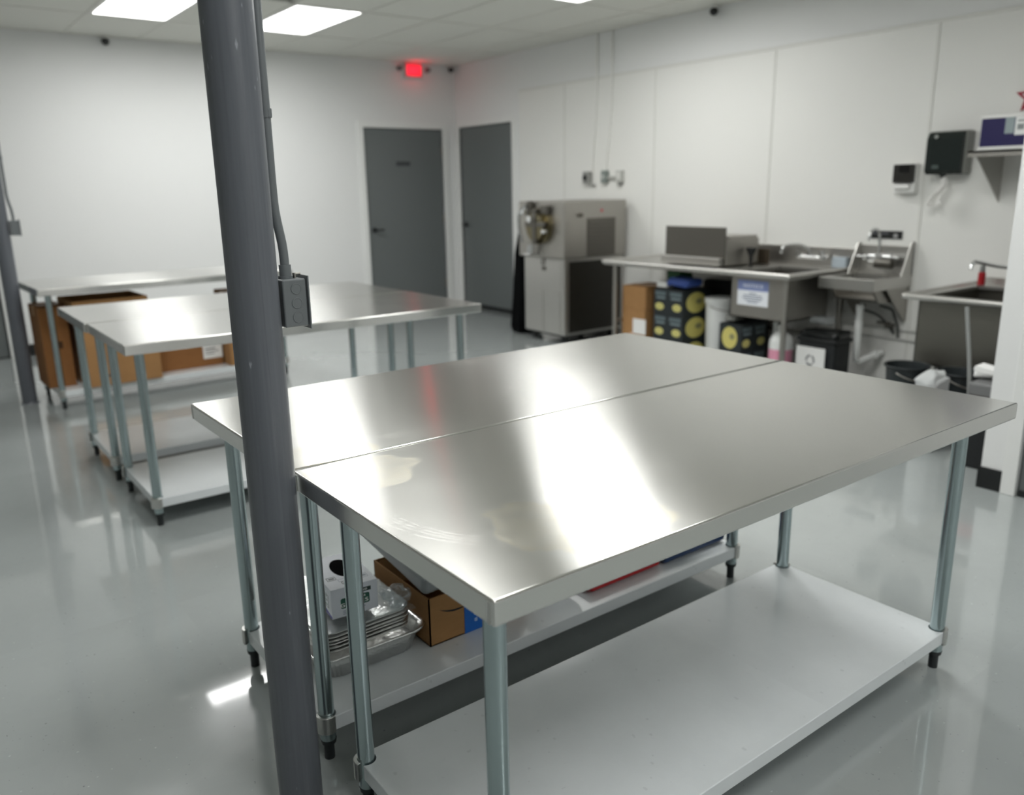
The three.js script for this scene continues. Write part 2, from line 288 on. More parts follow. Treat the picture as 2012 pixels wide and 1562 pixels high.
worktable('front table of the middle pair of empty steel worktables', [0.07, 0, -2.695]);
worktable('rear table of the middle pair of empty steel worktables', [0.06, 0, -3.465]);
worktable('steel worktable near the back wall with cardboard boxes beneath', [0.105, 0, -5.29], 0.04);

// ---------------------------------------------------------------- posts, conduit and boxes
function post(label, x, z, r) { const t = thing('support_post', label, 'post', [x, 0, z], 0, 'grey support posts'); part('column', cyl(r, r, YC + 0.06, 0, (YC + 0.06) / 2, 0, 'y', 48), M.post, t); part('base_ring', cyl(r + 0.012, r + 0.004, 0.01, 0, 0.005, 0, 'y', 40), M.postPlain, t); return t; }
post('thick grey painted steel post in front of the worktables', -0.058, -0.742, 0.0505);
post('grey painted steel post at the left edge, far away', 0.008, -5.76, 0.05);
{
  const c = thing('electrical_conduit', 'thin grey conduit running down the near post', 'conduit', [0, 0, 0]);
  part('pipe', tube([[0.0055, 2.84, -0.752], [0.0055, 2.3, -0.752], [0.0045, 1.6, -0.752], [0.0045, 1.45, -0.752], [0.007, 1.40, -0.752], [0.015, 1.345, -0.752], [0.017, 1.31, -0.752], [0.017, 1.275, -0.752]], 0.0095, 90, 14), M.boxPaint, c);
  part('strap', [cyl(0.0112, 0.0112, 0.018, 0.0048, 1.6, -0.752, 'y', 18), bx(0.008, 0.016, 0.004, 0.009, 1.6, -0.742, 0.001)], M.boxPaint, c);
  part('connector', [cyl(0.0125, 0.0125, 0.026, 0.017, 1.287, -0.752, 'y', 18), cyl(0.016, 0.016, 0.006, 0.017, 1.2745, -0.752, 'y', 8)], M.boxPaint, c);
  const b = thing('junction_box', 'grey metal junction box with round knockouts on the near post', 'junction box', [0.022, 1.172, -0.748]);
  part('body', [bx(0.052, 0.1, 0.054, 0, 0.05, 0, 0.004)], M.boxPaint, b);
  for (const y of [0.02, 0.05, 0.08]) { const k = part('knockout', [new THREE.TorusGeometry(0.0105, 0.0014, 8, 28), cyl(0.0098, 0.0098, 0.0012, 0, 0, 0, 'z', 24)], M.boxPaint, b); k.position.set(0.003, y, 0.0272); }
  part('cover_plate', bx(0.003, 0.112, 0.062, 0.0285, 0.05, 0.002, 0.001), mat(0x7b8082, { r: 0.35 }), b);
  part('screw', [cyl(0.0035, 0.0035, 0.01, 0.02, 0.108, 0.0, 'x', 10), bx(0.004, 0.012, 0.012, 0.012, 0.105, 0, 0.001)], M.steelDull, b);
  const c2 = thing('electrical_conduit', 'thin grey conduit on the far left post', 'conduit', [0, 0, 0]);
  part('pipe', tube([[0.07, 2.84, -5.74], [0.07, 1.6, -5.74], [0.07, 1.45, -5.74], [0.085, 1.35, -5.74], [0.087, 1.28, -5.74]], 0.0095, 40, 10), M.boxPaint, c2);
  part('strap', [cyl(0.012, 0.012, 0.018, 0.07, 1.7, -5.74)], M.boxPaint, c2);
  const b2 = thing('junction_box', 'small grey junction box on the far left post', 'junction box', [0.088, 1.185, -5.74]);
  part('body', bx(0.056, 0.1, 0.054, 0, 0.05, 0, 0.004), M.boxPaint, b2);
  part('cover_plate', bx(0.003, 0.112, 0.062, 0.03, 0.05, 0.002, 0.001), M.boxPaint, b2);
}

// ---------------------------------------------------------------- things on the rear worktable's undershelf
const SY = 0.1305;
{
  // foil roasting pans
  const pan = thing('foil_pan', 'deep foil roasting pan under plastic wrapped lids', 'foil pan', [0.282, SY, -1.195]);
  const ring = (w, d, y, r = 0.05, n = 12, wob = 0) => { const p = []; for (const [sx, sz, a] of [[1, 1, 0], [-1, 1, 1], [-1, -1, 2], [1, -1, 3]]) for (let k = 0; k <= n; k++) { const t = (a + k / n) * Math.PI / 2; const e = wob * (k % 2 ? 1 : 0); p.push([sx * (w / 2 - r) + (r - e) * Math.cos(t), y, sz * (d / 2 - r) + (r - e) * Math.sin(t)]); } return p; };
  function shell(rings, cap) {
    const n = rings[0].length, pos = [], idx = [];
    rings.forEach(r => r.forEach(p => pos.push(...p)));
    for (let a = 0; a + 1 < rings.length; a++) for (let i = 0; i < n; i++) { const j = (i + 1) % n; idx.push(a * n + i, (a + 1) * n + i, a * n + j, a * n + j, (a + 1) * n + i, (a + 1) * n + j); }
    if (cap) { const c = pos.length / 3; pos.push(0, rings[rings.length - 1][0][1], 0); const b = (rings.length - 1) * n; for (let i = 0; i < n; i++) idx.push(b + i, c, b + (i + 1) % n); }
    const g = new THREE.BufferGeometry(); g.setAttribute('position', new THREE.Float32BufferAttribute(pos, 3)); g.setIndex(idx); g.computeVertexNormals();
    const uv = new Float32Array(pos.length / 3 * 2); for (let i = 0; i < pos.length / 3; i++) { uv[i * 2] = pos[i * 3] * 4 + pos[i * 3 + 1] * 3; uv[i * 2 + 1] = pos[i * 3 + 2] * 4 + pos[i * 3 + 1] * 3; } g.setAttribute('uv', new THREE.BufferAttribute(uv, 2)); return g;
  }
  part('pan_body', shell([ring(0.345, 0.445, 0.073, 0.055), ring(0.345, 0.445, 0.069, 0.055), ring(0.325, 0.425, 0.069, 0.05), ring(0.318, 0.418, 0.06, 0.05, 12, 0.0035), ring(0.285, 0.385, 0.002, 0.045, 12, 0.004)], true), M.foil, pan);
  part('rim', shell([ring(0.327, 0.427, 0.075, 0.05), ring(0.34, 0.44, 0.0785, 0.053), ring(0.35, 0.45, 0.075, 0.056), ring(0.34, 0.44, 0.0715, 0.053), ring(0.327, 0.427, 0.075, 0.05)]), M.foil, pan);
  const lids = thing('foil_lid_stack', 'flat stack of foil lids in clear wrap below the glove box', 'foil lids', [0.27, SY + 0.080, -1.19]);
  for (let k = 0; k < 6; k++) part('lid', shell([ring(0.27, 0.37, 0.002, 0.04), ring(0.285, 0.385, 0.005, 0.045), ring(0.285, 0.385, 0.0085, 0.045), ring(0.26, 0.36, 0.0085, 0.04)].map(r => r.map(p => [p[0] + (k % 2) * 0.003, p[1] + k * 0.0105, p[2] - (k % 3) * 0.002])), true), M.foil, lids);
  // crinkled clear sheet over the lids
  const sg = new THREE.PlaneGeometry(0.30, 0.40, 40, 50); { const q = sg.attributes.position; for (let i = 0; i < q.count; i++) { const x = q.getX(i), y = q.getY(i); const e = Math.max(Math.abs(x) / 0.15, Math.abs(y) / 0.2); q.setZ(i, 0.004 + 0.008 * Math.abs(noise.noise(x * 40, y * 40, 2)) + 0.004 * Math.abs(noise.noise(x * 110, y * 110, 5)) - (e > 0.9 ? (e - 0.9) * 0.12 : 0)); } sg.rotateX(-Math.PI / 2); sg.computeVertexNormals(); }
  const wrap = part('plastic_wrap', sg, new THREE.MeshPhysicalMaterial({ color: 0xf6f8f8, roughness: 0.12, transmission: 0.9, thickness: 0, side: THREE.DoubleSide }), lids, 'crinkled clear plastic wrap'); wrap.position.set(0, 0.063, 0);
  const tuft = new THREE.IcosahedronGeometry(0.036, 5); { const q = tuft.attributes.position; for (let i = 0; i < q.count; i++) { const v = V(q.getX(i), q.getY(i), q.getZ(i)); const n = 1 + 0.9 * noise.noise(v.x * 38, v.y * 38, v.z * 38) + 0.5 * noise.noise(v.x * 90, v.y * 90, v.z * 90); v.multiplyScalar(Math.max(0.35, n)); q.setXYZ(i, v.x, v.y * 0.6, v.z); } tuft.computeVertexNormals(); }
  const tf = part('loose_end', tuft, M.film, wrap); tf.position.set(0.11, 0.03, 0.16);
}
{
  // glove box
  const W = 0.136, H = 0.088, D = 0.215;
  const print = (kind) => canvasTex(512, 512, (g, w, h) => {
    g.fillStyle = '#e9eef6'; g.fillRect(0, 0, w, h);
    if (kind === 'front') {
      g.fillStyle = '#14352f'; g.fillRect(250, 90, 190, 70); g.fillStyle = '#fff'; g.font = 'bold 44px sans-serif'; g.fillText('HAND', 275, 142);
      g.fillStyle = '#1d5a49'; g.beginPath(); g.roundRect(100, 190, 320, 180, 26); g.fill(); g.fillStyle = '#fff'; g.font = 'bold 52px sans-serif'; g.fillText('EXAM', 235, 250); g.font = 'bold 92px sans-serif'; g.fillText('GLOVES', 90, 345, 320);
      g.fillStyle = '#7b8aa0'; for (let k = 0; k < 3; k++) g.fillRect(120, 410 + k * 28, 250 - k * 50, 10);
    } else if (kind === 'top') {
      g.strokeStyle = '#14352f'; g.lineWidth = 8; g.strokeRect(50, 330, 90, 46); g.fillStyle = '#2a2f35'; g.save(); g.translate(160, 470); g.rotate(-0.1); g.font = 'bold 62px sans-serif'; g.fillText('GLOVES', 0, 0, 190); g.restore();
      g.fillStyle = '#2a2f35'; g.fillRect(64, 342, 62, 22); g.strokeStyle = '#8f9aab'; g.lineWidth = 5; g.strokeRect(150, 385, 120, 34); g.strokeRect(390, 380, 70, 60); g.fillStyle = '#9aa6b5'; g.fillRect(402, 394, 46, 30);
    } else {
      g.fillStyle = '#2a20a0'; g.beginPath(); g.moveTo(0, 300); g.lineTo(512, 470); g.lineTo(512, 512); g.lineTo(400, 512); g.lineTo(0, 360); g.fill();
      g.strokeStyle = '#14352f'; g.lineWidth = 8; g.strokeRect(300, 150, 150, 220); g.fillStyle = '#2f6b58'; for (let k = 0; k < 5; k++) g.fillRect(320, 172 + k * 38, 110 - (k % 2) * 30, 16);
      g.fillStyle = '#d5d43a'; g.fillRect(60, 190, 60, 20); g.fillStyle = '#14352f'; g.fillRect(60, 150, 80, 30);
    }
  });
  const mk = k => new THREE.MeshPhysicalMaterial({ map: print(k), roughness: 0.42 });
  const plain = mat(0xe6ebf3, { r: 0.45 });
  const b = thing('glove_box', 'white printed box of gloves with an oval opening', 'glove box', [0.258, SY + 0.163, -1.135], -0.1);
  const body = part('carton', bx(W, H, D, 0, H / 2, 0), [mk('side'), mk('side'), mk('top'), plain, mk('front'), plain], b);
  const oval = new THREE.Shape(); oval.absellipse(0, 0, 0.032, 0.06, 0, Math.PI * 2); const og = new THREE.ExtrudeGeometry(oval, { depth: 0.0012, bevelEnabled: false, curveSegments: 28 }); og.rotateX(-Math.PI / 2);
  const op = part('opening', og, mat(0x040404, { r: 0.95, specularIntensity: 0.1 }), b, 'dark oval opening'); op.position.set(0.008, H, -0.012);
}
{
  // cardboard carton with printed swoosh and blue label
  const c = thing('cardboard_box', 'open brown cardboard box with blue label beside the foil pans', 'cardboard box', [0.455, SY, -0.978], 0);
  const W = 0.36, H = 0.155, D = 0.34;
  part('carton_walls', [span(0, W, 0, 0.004, -D, 0), span(0, W, 0, H, -0.004, 0), span(0, W, 0, H, -D, -D + 0.004), span(0, 0.004, 0, H, -D, 0), span(W - 0.004, W, 0, H, -D, 0)], M.card, c);
  const fl2 = part('flap', bx(W - 0.03, 0.004, 0.1), M.card, c); fl2.position.set(W / 2, H - 0.03, -D + 0.05); fl2.rotation.x = 0.5;
  const sw = new THREE.Shape(); sw.moveTo(0, 0); sw.quadraticCurveTo(0.05, -0.034, 0.105, -0.012); sw.quadraticCurveTo(0.05, -0.022, 0, 0); const swg = new THREE.ExtrudeGeometry(sw, { depth: 0.0006, bevelEnabled: false });
  const s = part('printed_swoosh', swg, mat(0x23262c, { r: 0.7 }), c, 'dark printed curved line'); s.position.set(0.035, H - 0.045, 0.0004);
  const lt = canvasTex(256, 256, (g, w, h) => { g.fillStyle = '#1467c4'; g.fillRect(0, 0, w, h); g.fillStyle = '#cfe2fb'; g.save(); g.translate(140, 210); g.rotate(-Math.PI / 2); g.font = 'bold 44px sans-serif'; g.fillText('8.5', 0, 0); g.restore(); });
  const l = part('tape_label', bx(0.085, H, 0.001), new THREE.MeshPhysicalMaterial({ map: lt, roughness: 0.4 }), c, 'bright blue tape label'); l.position.set(0.165, H / 2, 0.0008);
  const tote = thing('plastic_tote', 'grey plastic tote resting on the open cardboard box', 'plastic tote', [0.60, SY + 0.19, -1.19], 0.0);
  const tb = part('tote_body', bx(0.3, 0.07, 0.4, 0, 0.035, 0, 0.02, 4), new THREE.MeshPhysicalMaterial({ color: 0xa9afb1, roughness: 0.35, transmission: 0.15, thickness: 0 }), tote); part('tote_rim', bx(0.312, 0.012, 0.412, 0, 0.068, 0, 0.005), mat(0xa4aaac, { r: 0.35 }), tote);
  tote.rotation.set(0.13, 0, 0.06);
  // packages further along the shelf
  function crumple(geo, a, f, sy = 1) { const g = mergeVertices((() => { geo.deleteAttribute('uv'); geo.deleteAttribute('normal'); return geo; })()); const q = g.attributes.position; for (let i = 0; i < q.count; i++) { const v = V(q.getX(i), q.getY(i), q.getZ(i)); const n = noise.noise(v.x * f, v.y * f, v.z * f) + 0.5 * noise.noise(v.x * f * 2.3, v.y * f * 2.3, v.z * f * 2.3); q.setXYZ(i, v.x + a * n, Math.max(v.y + a * n * sy, -1e9), v.z + a * 0.7 * n); } g.computeVertexNormals(); return g; }
  const bag = solo('plastic_bag', crumple(new RoundedBoxGeometry(0.17, 0.1, 0.22, 8, 0.04), 0.016, 26), M.filmMilk, 'crumpled clear plastic bag on the undershelf', 'plastic bag'); bag.position.set(0.93, SY + 0.068, -1.02);
  const red = thing('red_package', 'flat red package lying on the undershelf beside the plastic bag', 'package', [1.205, SY, -1.045]);
  part('pouch', crumple(new RoundedBoxGeometry(0.33, 0.036, 0.26, 8, 0.012), 0.004, 18), mat(0xb0141c, { r: 0.4 }), red).position.y = 0.024; part('seal_strip', bx(0.02, 0.006, 0.25, -0.165, 0.016, 0), mat(0x6d0d12, { r: 0.5 }), red);
  const blue = thing('blue_package', 'flat dark blue package at the right end of the undershelf', 'package', [1.555, SY, -1.045]);
  part('pouch', crumple(new RoundedBoxGeometry(0.33, 0.035, 0.27, 8, 0.014), 0.004, 15), mat(0x14345f, { r: 0.38 }), blue).position.y = 0.023; part('seal_strip', bx(0.02, 0.006, 0.26, -0.165, 0.02, 0), mat(0x12182c, { r: 0.5 }), blue);
  scene.userData.crumple = 0; G.crumple = crumple;
}
// ---------------------------------------------------------------- cartons under the far worktable
function carton(label, x0, x1, y0, y1, z0, z1, o = {}) {
  const t = thing('cardboard_box', label, 'cardboard box', [(x0 + x1) / 2, y0, (z0 + z1) / 2], o.turn || 0.04, 'cardboard boxes under the far table');
  const w = x1 - x0, h = y1 - y0, d = z1 - z0, m = o.dark ? M.cardDark : M.card;
  if (o.open) { part('carton_walls', [bx(w, 0.005, d, 0, 0.0025, 0), bx(w, h, 0.005, 0, h / 2, d / 2 - 0.0025), bx(w, h, 0.005, 0, h / 2, -d / 2 + 0.0025), bx(0.005, h, d, -w / 2 + 0.0025, h / 2, 0), bx(0.005, h, d, w / 2 - 0.0025, h / 2, 0)], m, t); }
  else { part('carton_body', bx(w, h, d, 0, h / 2, 0, 0.004), m, t); part('packing_tape', [bx(w * 0.98, 0.0015, 0.05, 0, h + 0.0005, 0), bx(0.0015, 0.07, 0.05, -w / 2 - 0.0004, h - 0.035, 0)], mat(0xb98d58, { r: 0.3 }), t); }
  if (o.label) { const lt = canvasTex(128, 96, (g, a, b) => { g.fillStyle = '#f1f1ee'; g.fillRect(0, 0, a, b); g.fillStyle = '#555'; g.fillRect(14, 26, 70, 8); g.fillRect(14, 46, 90, 5); g.fillRect(14, 62, 60, 5); }); const l = part('paper_label', bx(o.label[2], o.label[3], 0.001), new THREE.MeshPhysicalMaterial({ map: lt, roughness: 0.7 }), t, 'white paper label'); l.position.set(o.label[0] - (x0 + x1) / 2, o.label[1] - y0, d / 2 + 0.0008); }
  if (o.mark) { const k = part('printed_mark', o.mark.map(([x, y, a, b]) => bx(a, b, 0.0008, x, y, d / 2 + 0.0006)), mat(0x4a3015, { r: 0.8 }), t, 'dark printed marks'); }
  return t;
}
carton('large cardboard box under the far table, at its left front', 0.33, 0.83, SY, 0.60, -5.80, -5.36, { mark: [[-0.12, 0.33, 0.05, 0.03], [-0.05, 0.335, 0.03, 0.035], [-0.1, 0.07, 0.09, 0.015]] });
carton('low cardboard box with white label under the far table', 0.87, 1.34, SY, 0.45, -5.93, -5.55, { label: [1.265, 0.245, 0.15, 0.11], dark: true });
carton('cardboard box at the right end under the far table', 1.36, 1.76, SY, 0.5, -5.80, -5.44, {});
carton('narrow upright cardboard box beside the far post', 0.11, 0.285, SY, 0.70, -5.88, -5.52, { dark: true, mark: [[0.02, 0.3, 0.03, 0.05]] });
{
  const t = carton('open cardboard box stacked high under the far table', 0.30, 0.80, 0.602, 0.735, -5.86, -5.40, { open: true });
  const w = solo('foam_panel', bx(0.42, 0.17, 0.34, 1.08, 0.45 + 0.087, -5.74, 0.008), M.white, 'white foam block on the low labelled box', 'foam block');
  carton('small dark cardboard box beneath the far tabletop', 1.40, 1.72, 0.502, 0.70, -5.78, -5.46, { dark: true });
}

// ---------------------------------------------------------------- back wall fittings
const font = await new FontLoader().loadAsync('fonts/droid/droid_sans_bold.typeface.json');
{
  const e = thing('exit_sign', 'glowing red exit sign with two lamp heads in the corner', 'exit sign', [4.53, 2.688, ZB]);
  part('housing', bx(0.22, 0.155, 0.04, 0, 0.08, 0.02, 0.006), mat(0xd9bdb9, { r: 0.4 }), e);
  part('sign_face', bx(0.2, 0.135, 0.004, 0, 0.08, 0.042), new THREE.MeshPhysicalMaterial({ color: 0xc83a40, roughness: 0.4, emissive: 0xff3048, emissiveIntensity: 0.4 }), e);
  const tg = new TextGeometry('EXIT', { font, size: 0.078, depth: 0.004, curveSegments: 4, bevelEnabled: false }); tg.computeBoundingBox(); tg.translate(-tg.boundingBox.max.x / 2, 0.041, 0.044); tg.scale(0.86, 1, 1);
  part('letters', tg, new THREE.MeshPhysicalMaterial({ color: 0xff2030, roughness: 0.4, emissive: 0xff3a55, emissiveIntensity: 0.75 }), e, 'glowing red letters');
  for (const s of [-1, 1]) { const l = part('lamp_head', [cyl(0.03, 0.022, 0.05, 0, 0, 0.05, 'z', 20), cyl(0.012, 0.012, 0.05, 0, 0, 0.02, 'z', 10)], mat(0x6f7172, { r: 0.4 }), e); l.position.set(s * 0.185, 0.09, 0); part('bracket', bx(0.08, 0.014, 0.014, -s * 0.05, 0, 0.02), M.white, l); }
  const pl = new THREE.PointLight(0xff2030, 0.025, 0, 2); pl.position.set(0, 0.07, 0.12); pl.castShadow = true; e.add(pl);
}
function secCam(label, x, y, z, nx, nz) {
  const t = thing('security_camera', label, 'camera', [x, y, z], 0, 'small black ceiling cameras');
  part('mount', cyl(0.032, 0.028, 0.02, 0, 0.034, 0, 'y', 20), M.white, t); part('dome', new THREE.SphereGeometry(0.034, 20, 14), M.blackGloss, t); const l = part('lens', cyl(0.015, 0.017, 0.02, 0, 0, 0.03, 'z', 16), M.blackGloss, t); l.lookAt(V(nx, -0.3, nz)); l.position.set(0, 0, 0);
}
secCam('small black camera high on the back wall at the left', 1.27, 2.805, ZB + 0.05, 0, 1);
secCam('small black camera right of the exit sign in the corner', 5.02, 2.80, ZB + 0.07, -0.6, 1);
secCam('small black camera at the top of the wall of sinks', XR - 0.06, 2.805, -3.86, -1, 0.3);

// ---------------------------------------------------------------- right wall: conduits and outlets
solo('wall_conduit', tube([[XR - 0.014, YC, -5.30], [XR - 0.014, 2.2, -5.305], [XR - 0.014, 1.58, -5.36]], 0.011, 24, 10), M.frp, 'white conduit dropping to the black outlet', 'conduit');
solo('wall_conduit', tube([[XR - 0.014, YC, -5.09], [XR - 0.014, 2.2, -5.095], [XR - 0.014, 1.59, -5.165]], 0.011, 24, 10), M.frp, 'white conduit dropping to the grey switch box', 'conduit');
{
  let t = thing('wall_outlet', 'black round outlet on white plate, leftmost of three above machine', 'outlet', [XR - 0.004, 1.525, -5.41]);
  part('box', bx(0.05, 0.12, 0.09, -0.025, 0, 0, 0.005), mat(0x8e8f8b, { r: 0.4 }), t); part('socket', cyl(0.026, 0.026, 0.018, -0.056, 0, -0.006, 'x', 20), M.black, t);
  part('short_pipe', tube([[-0.02, -0.05, 0.04], [-0.02, -0.075, 0.07], [-0.02, -0.075, 0.1]], 0.012, 10, 8), mat(0x9c9d99, { r: 0.4 }), t);
  t = thing('wall_outlet', 'grey switch box between two outlets above the machine', 'outlet', [XR - 0.004, 1.53, -5.16]);
  part('box', bx(0.045, 0.12, 0.07, -0.0225, 0, 0, 0.005), mat(0x7f8884, { r: 0.4 }), t); part('switch_toggle', bx(0.012, 0.03, 0.012, -0.05, 0, 0, 0.003), M.white, t); part('connecting_pipe', cyl(0.012, 0.012, 0.13, -0.02, -0.01, 0.1, 'z', 10), mat(0xb2b3ae, { r: 0.4 }), t);
  t = thing('wall_outlet', 'light grey outlet box, rightmost of three above machine', 'outlet', [XR - 0.004, 1.53, -4.955]);
  part('box', bx(0.04, 0.11, 0.08, -0.02, 0, 0, 0.005), mat(0xb5b6b1, { r: 0.4 }), t); part('cover_plate', bx(0.004, 0.07, 0.05, -0.042, 0.008, 0, 0.002), mat(0xd6d6d2, { r: 0.4 }), t); part('lower_fitting', cyl(0.02, 0.02, 0.03, -0.02, -0.068, 0, 'y', 12), mat(0x80817d, { r: 0.4 }), t);
}
// ---------------------------------------------------------------- batch freezer
{
  const t = thing('batch_freezer', 'tall stainless steel batch freezer machine on casters', 'machine', [4.26, 0, -5.15]);
  part('upper_body', bx(0.78, 0.515, 0.67, 0.39, 1.06, 0, 0.012), M.steelDull, t);
  part('lower_body', bx(0.74, 0.715, 0.6, 0.405, 0.4425, 0, 0.01), M.steel, t);
  part('side_panel', bx(0.66, 0.66, 0.006, 0.42, 0.44, 0.302, 0.002), mat(0x17150f, { r: 0.35 }), t, 'dark side panel');
  for (const s of [-1, 1]) part('front_panel', bx(0.006, 0.40, 0.23, 0.033, 0.30, s * 0.125, 0.003), M.steel, t);
  part('front_fascia', bx(0.006, 0.24, 0.52, 0.034, 0.66, 0, 0.003), M.steel, t);
  part('emblem', [new THREE.TorusGeometry(0.025, 0.006, 8, 20).rotateY(Math.PI / 2).translate(0.029, 0.76, 0.0), bx(0.005, 0.035, 0.06, 0.029, 0.70, 0.01)], M.steelDark, t, 'dark emblem');
  const bronze = new THREE.MeshPhysicalMaterial({ color: new THREE.Color().setRGB(0.20, 0.175, 0.11), metalness: 1, roughness: 0.3 });
  const hatch = part('freezer_door', [cyl(0.165, 0.165, 0.05, -0.02, 1.09, 0.01, 'x', 36), cyl(0.125, 0.115, 0.05, -0.06, 1.09, 0.01, 'x', 32)], bronze, t, 'round bronze freezer door');
  part('hatch_rib', [bx(0.05, 0.32, 0.05, -0.075, 1.09, 0.01, 0.012), bx(0.04, 0.05, 0.28, -0.07, 1.11, 0.01, 0.012)], M.steelDark, hatch);
  part('knob', [cyl(0.03, 0.025, 0.05, -0.11, 1.16, -0.01, 'x', 20), cyl(0.02, 0.02, 0.04, -0.09, 1.22, -0.14, 'x', 16), cyl(0.02, 0.02, 0.04, -0.09, 1.05, 0.16, 'x', 16)], M.chrome, hatch);
  part('lever', tube([[-0.07, 1.28, -0.13], [-0.10, 1.2, -0.19], [-0.1, 1.08, -0.2], [-0.08, 0.94, -0.18]], 0.014, 20, 8), M.chrome, hatch);
  part('spout', [cyl(0.035, 0.03, 0.08, -0.06, 0.88, -0.08, 'y', 20), bx(0.11, 0.02, 0.1, -0.06, 0.835, -0.08, 0.006)], M.chrome, t, 'bright spout');
  part('hopper_bracket', [bx(0.05, 0.14, 0.05, -0.03, 1.25, -0.12, 0.01), bx(0.05, 0.08, 0.10, -0.03, 1.24, 0.1, 0.01)], M.steelDark, t);
  part('vent_panel', bx(0.36, 0.35, 0.006, 0.455, 0.985, 0.336, 0.002), M.steelDark, t, 'dark vent panel');
  for (let k = 0; k < 8; k++) part('louvre', bx(0.32, 0.014, 0.012, 0.455, 0.85 + k * 0.038, 0.342, 0.004), M.steelDark, t);
  part('warning_sticker', cyl(0.014, 0.014, 0.002, 0.46, 1.225, 0.3362, 'z', 16), mat(0xc0303a, { r: 0.5 }), t, 'small red sticker');
  part('control_knob', cyl(0.02, 0.018, 0.03, 0.19, 1.19, 0.35, 'z', 16), M.steelDark, t);
  part('base_frame', bx(0.7, 0.03, 0.56, 0.41, 0.083, 0), M.black, t);
  for (const [x, z] of [[0.1, -0.22], [0.1, 0.22], [0.7, -0.22], [0.7, 0.22]]) { const c = part('caster', [cyl(0.032, 0.032, 0.026, x, 0.032, z, 'x', 20), bx(0.045, 0.02, 0.05, x, 0.07, z)], M.rubber, t); }
}
{
  const s = [[0.0, 0], [0.18, 0.0], [0.205, 0.06], [0.19, 0.35], [0.175, 0.8], [0.12, 1.08], [0.05, 1.16], [0.0, 1.165]];
  const g = new THREE.LatheGeometry(s.map(p => new THREE.Vector2(...p)), 48); const q = g.attributes.position;
  for (let i = 0; i < q.count; i++) { const x = q.getX(i), y = q.getY(i), z = q.getZ(i), a = Math.atan2(z, x); const k = 1 + 0.10 * Math.sin(a * 7 + y * 1.5) * (1 - y / 1.3) + 0.05 * noise.noise(x * 8, y * 5, z * 8); q.setXYZ(i, x * k * 0.72 + 0.03 * y, y, z * k * 0.85); }
  g.computeVertexNormals();
  const m = solo('draped_cover', g, mat(0x060708, { r: 0.95, specularIntensity: 0.2 }), 'black draped cloth bundle standing between machine and grey door', 'cloth'); m.position.set(4.52, 0, -5.70);
}
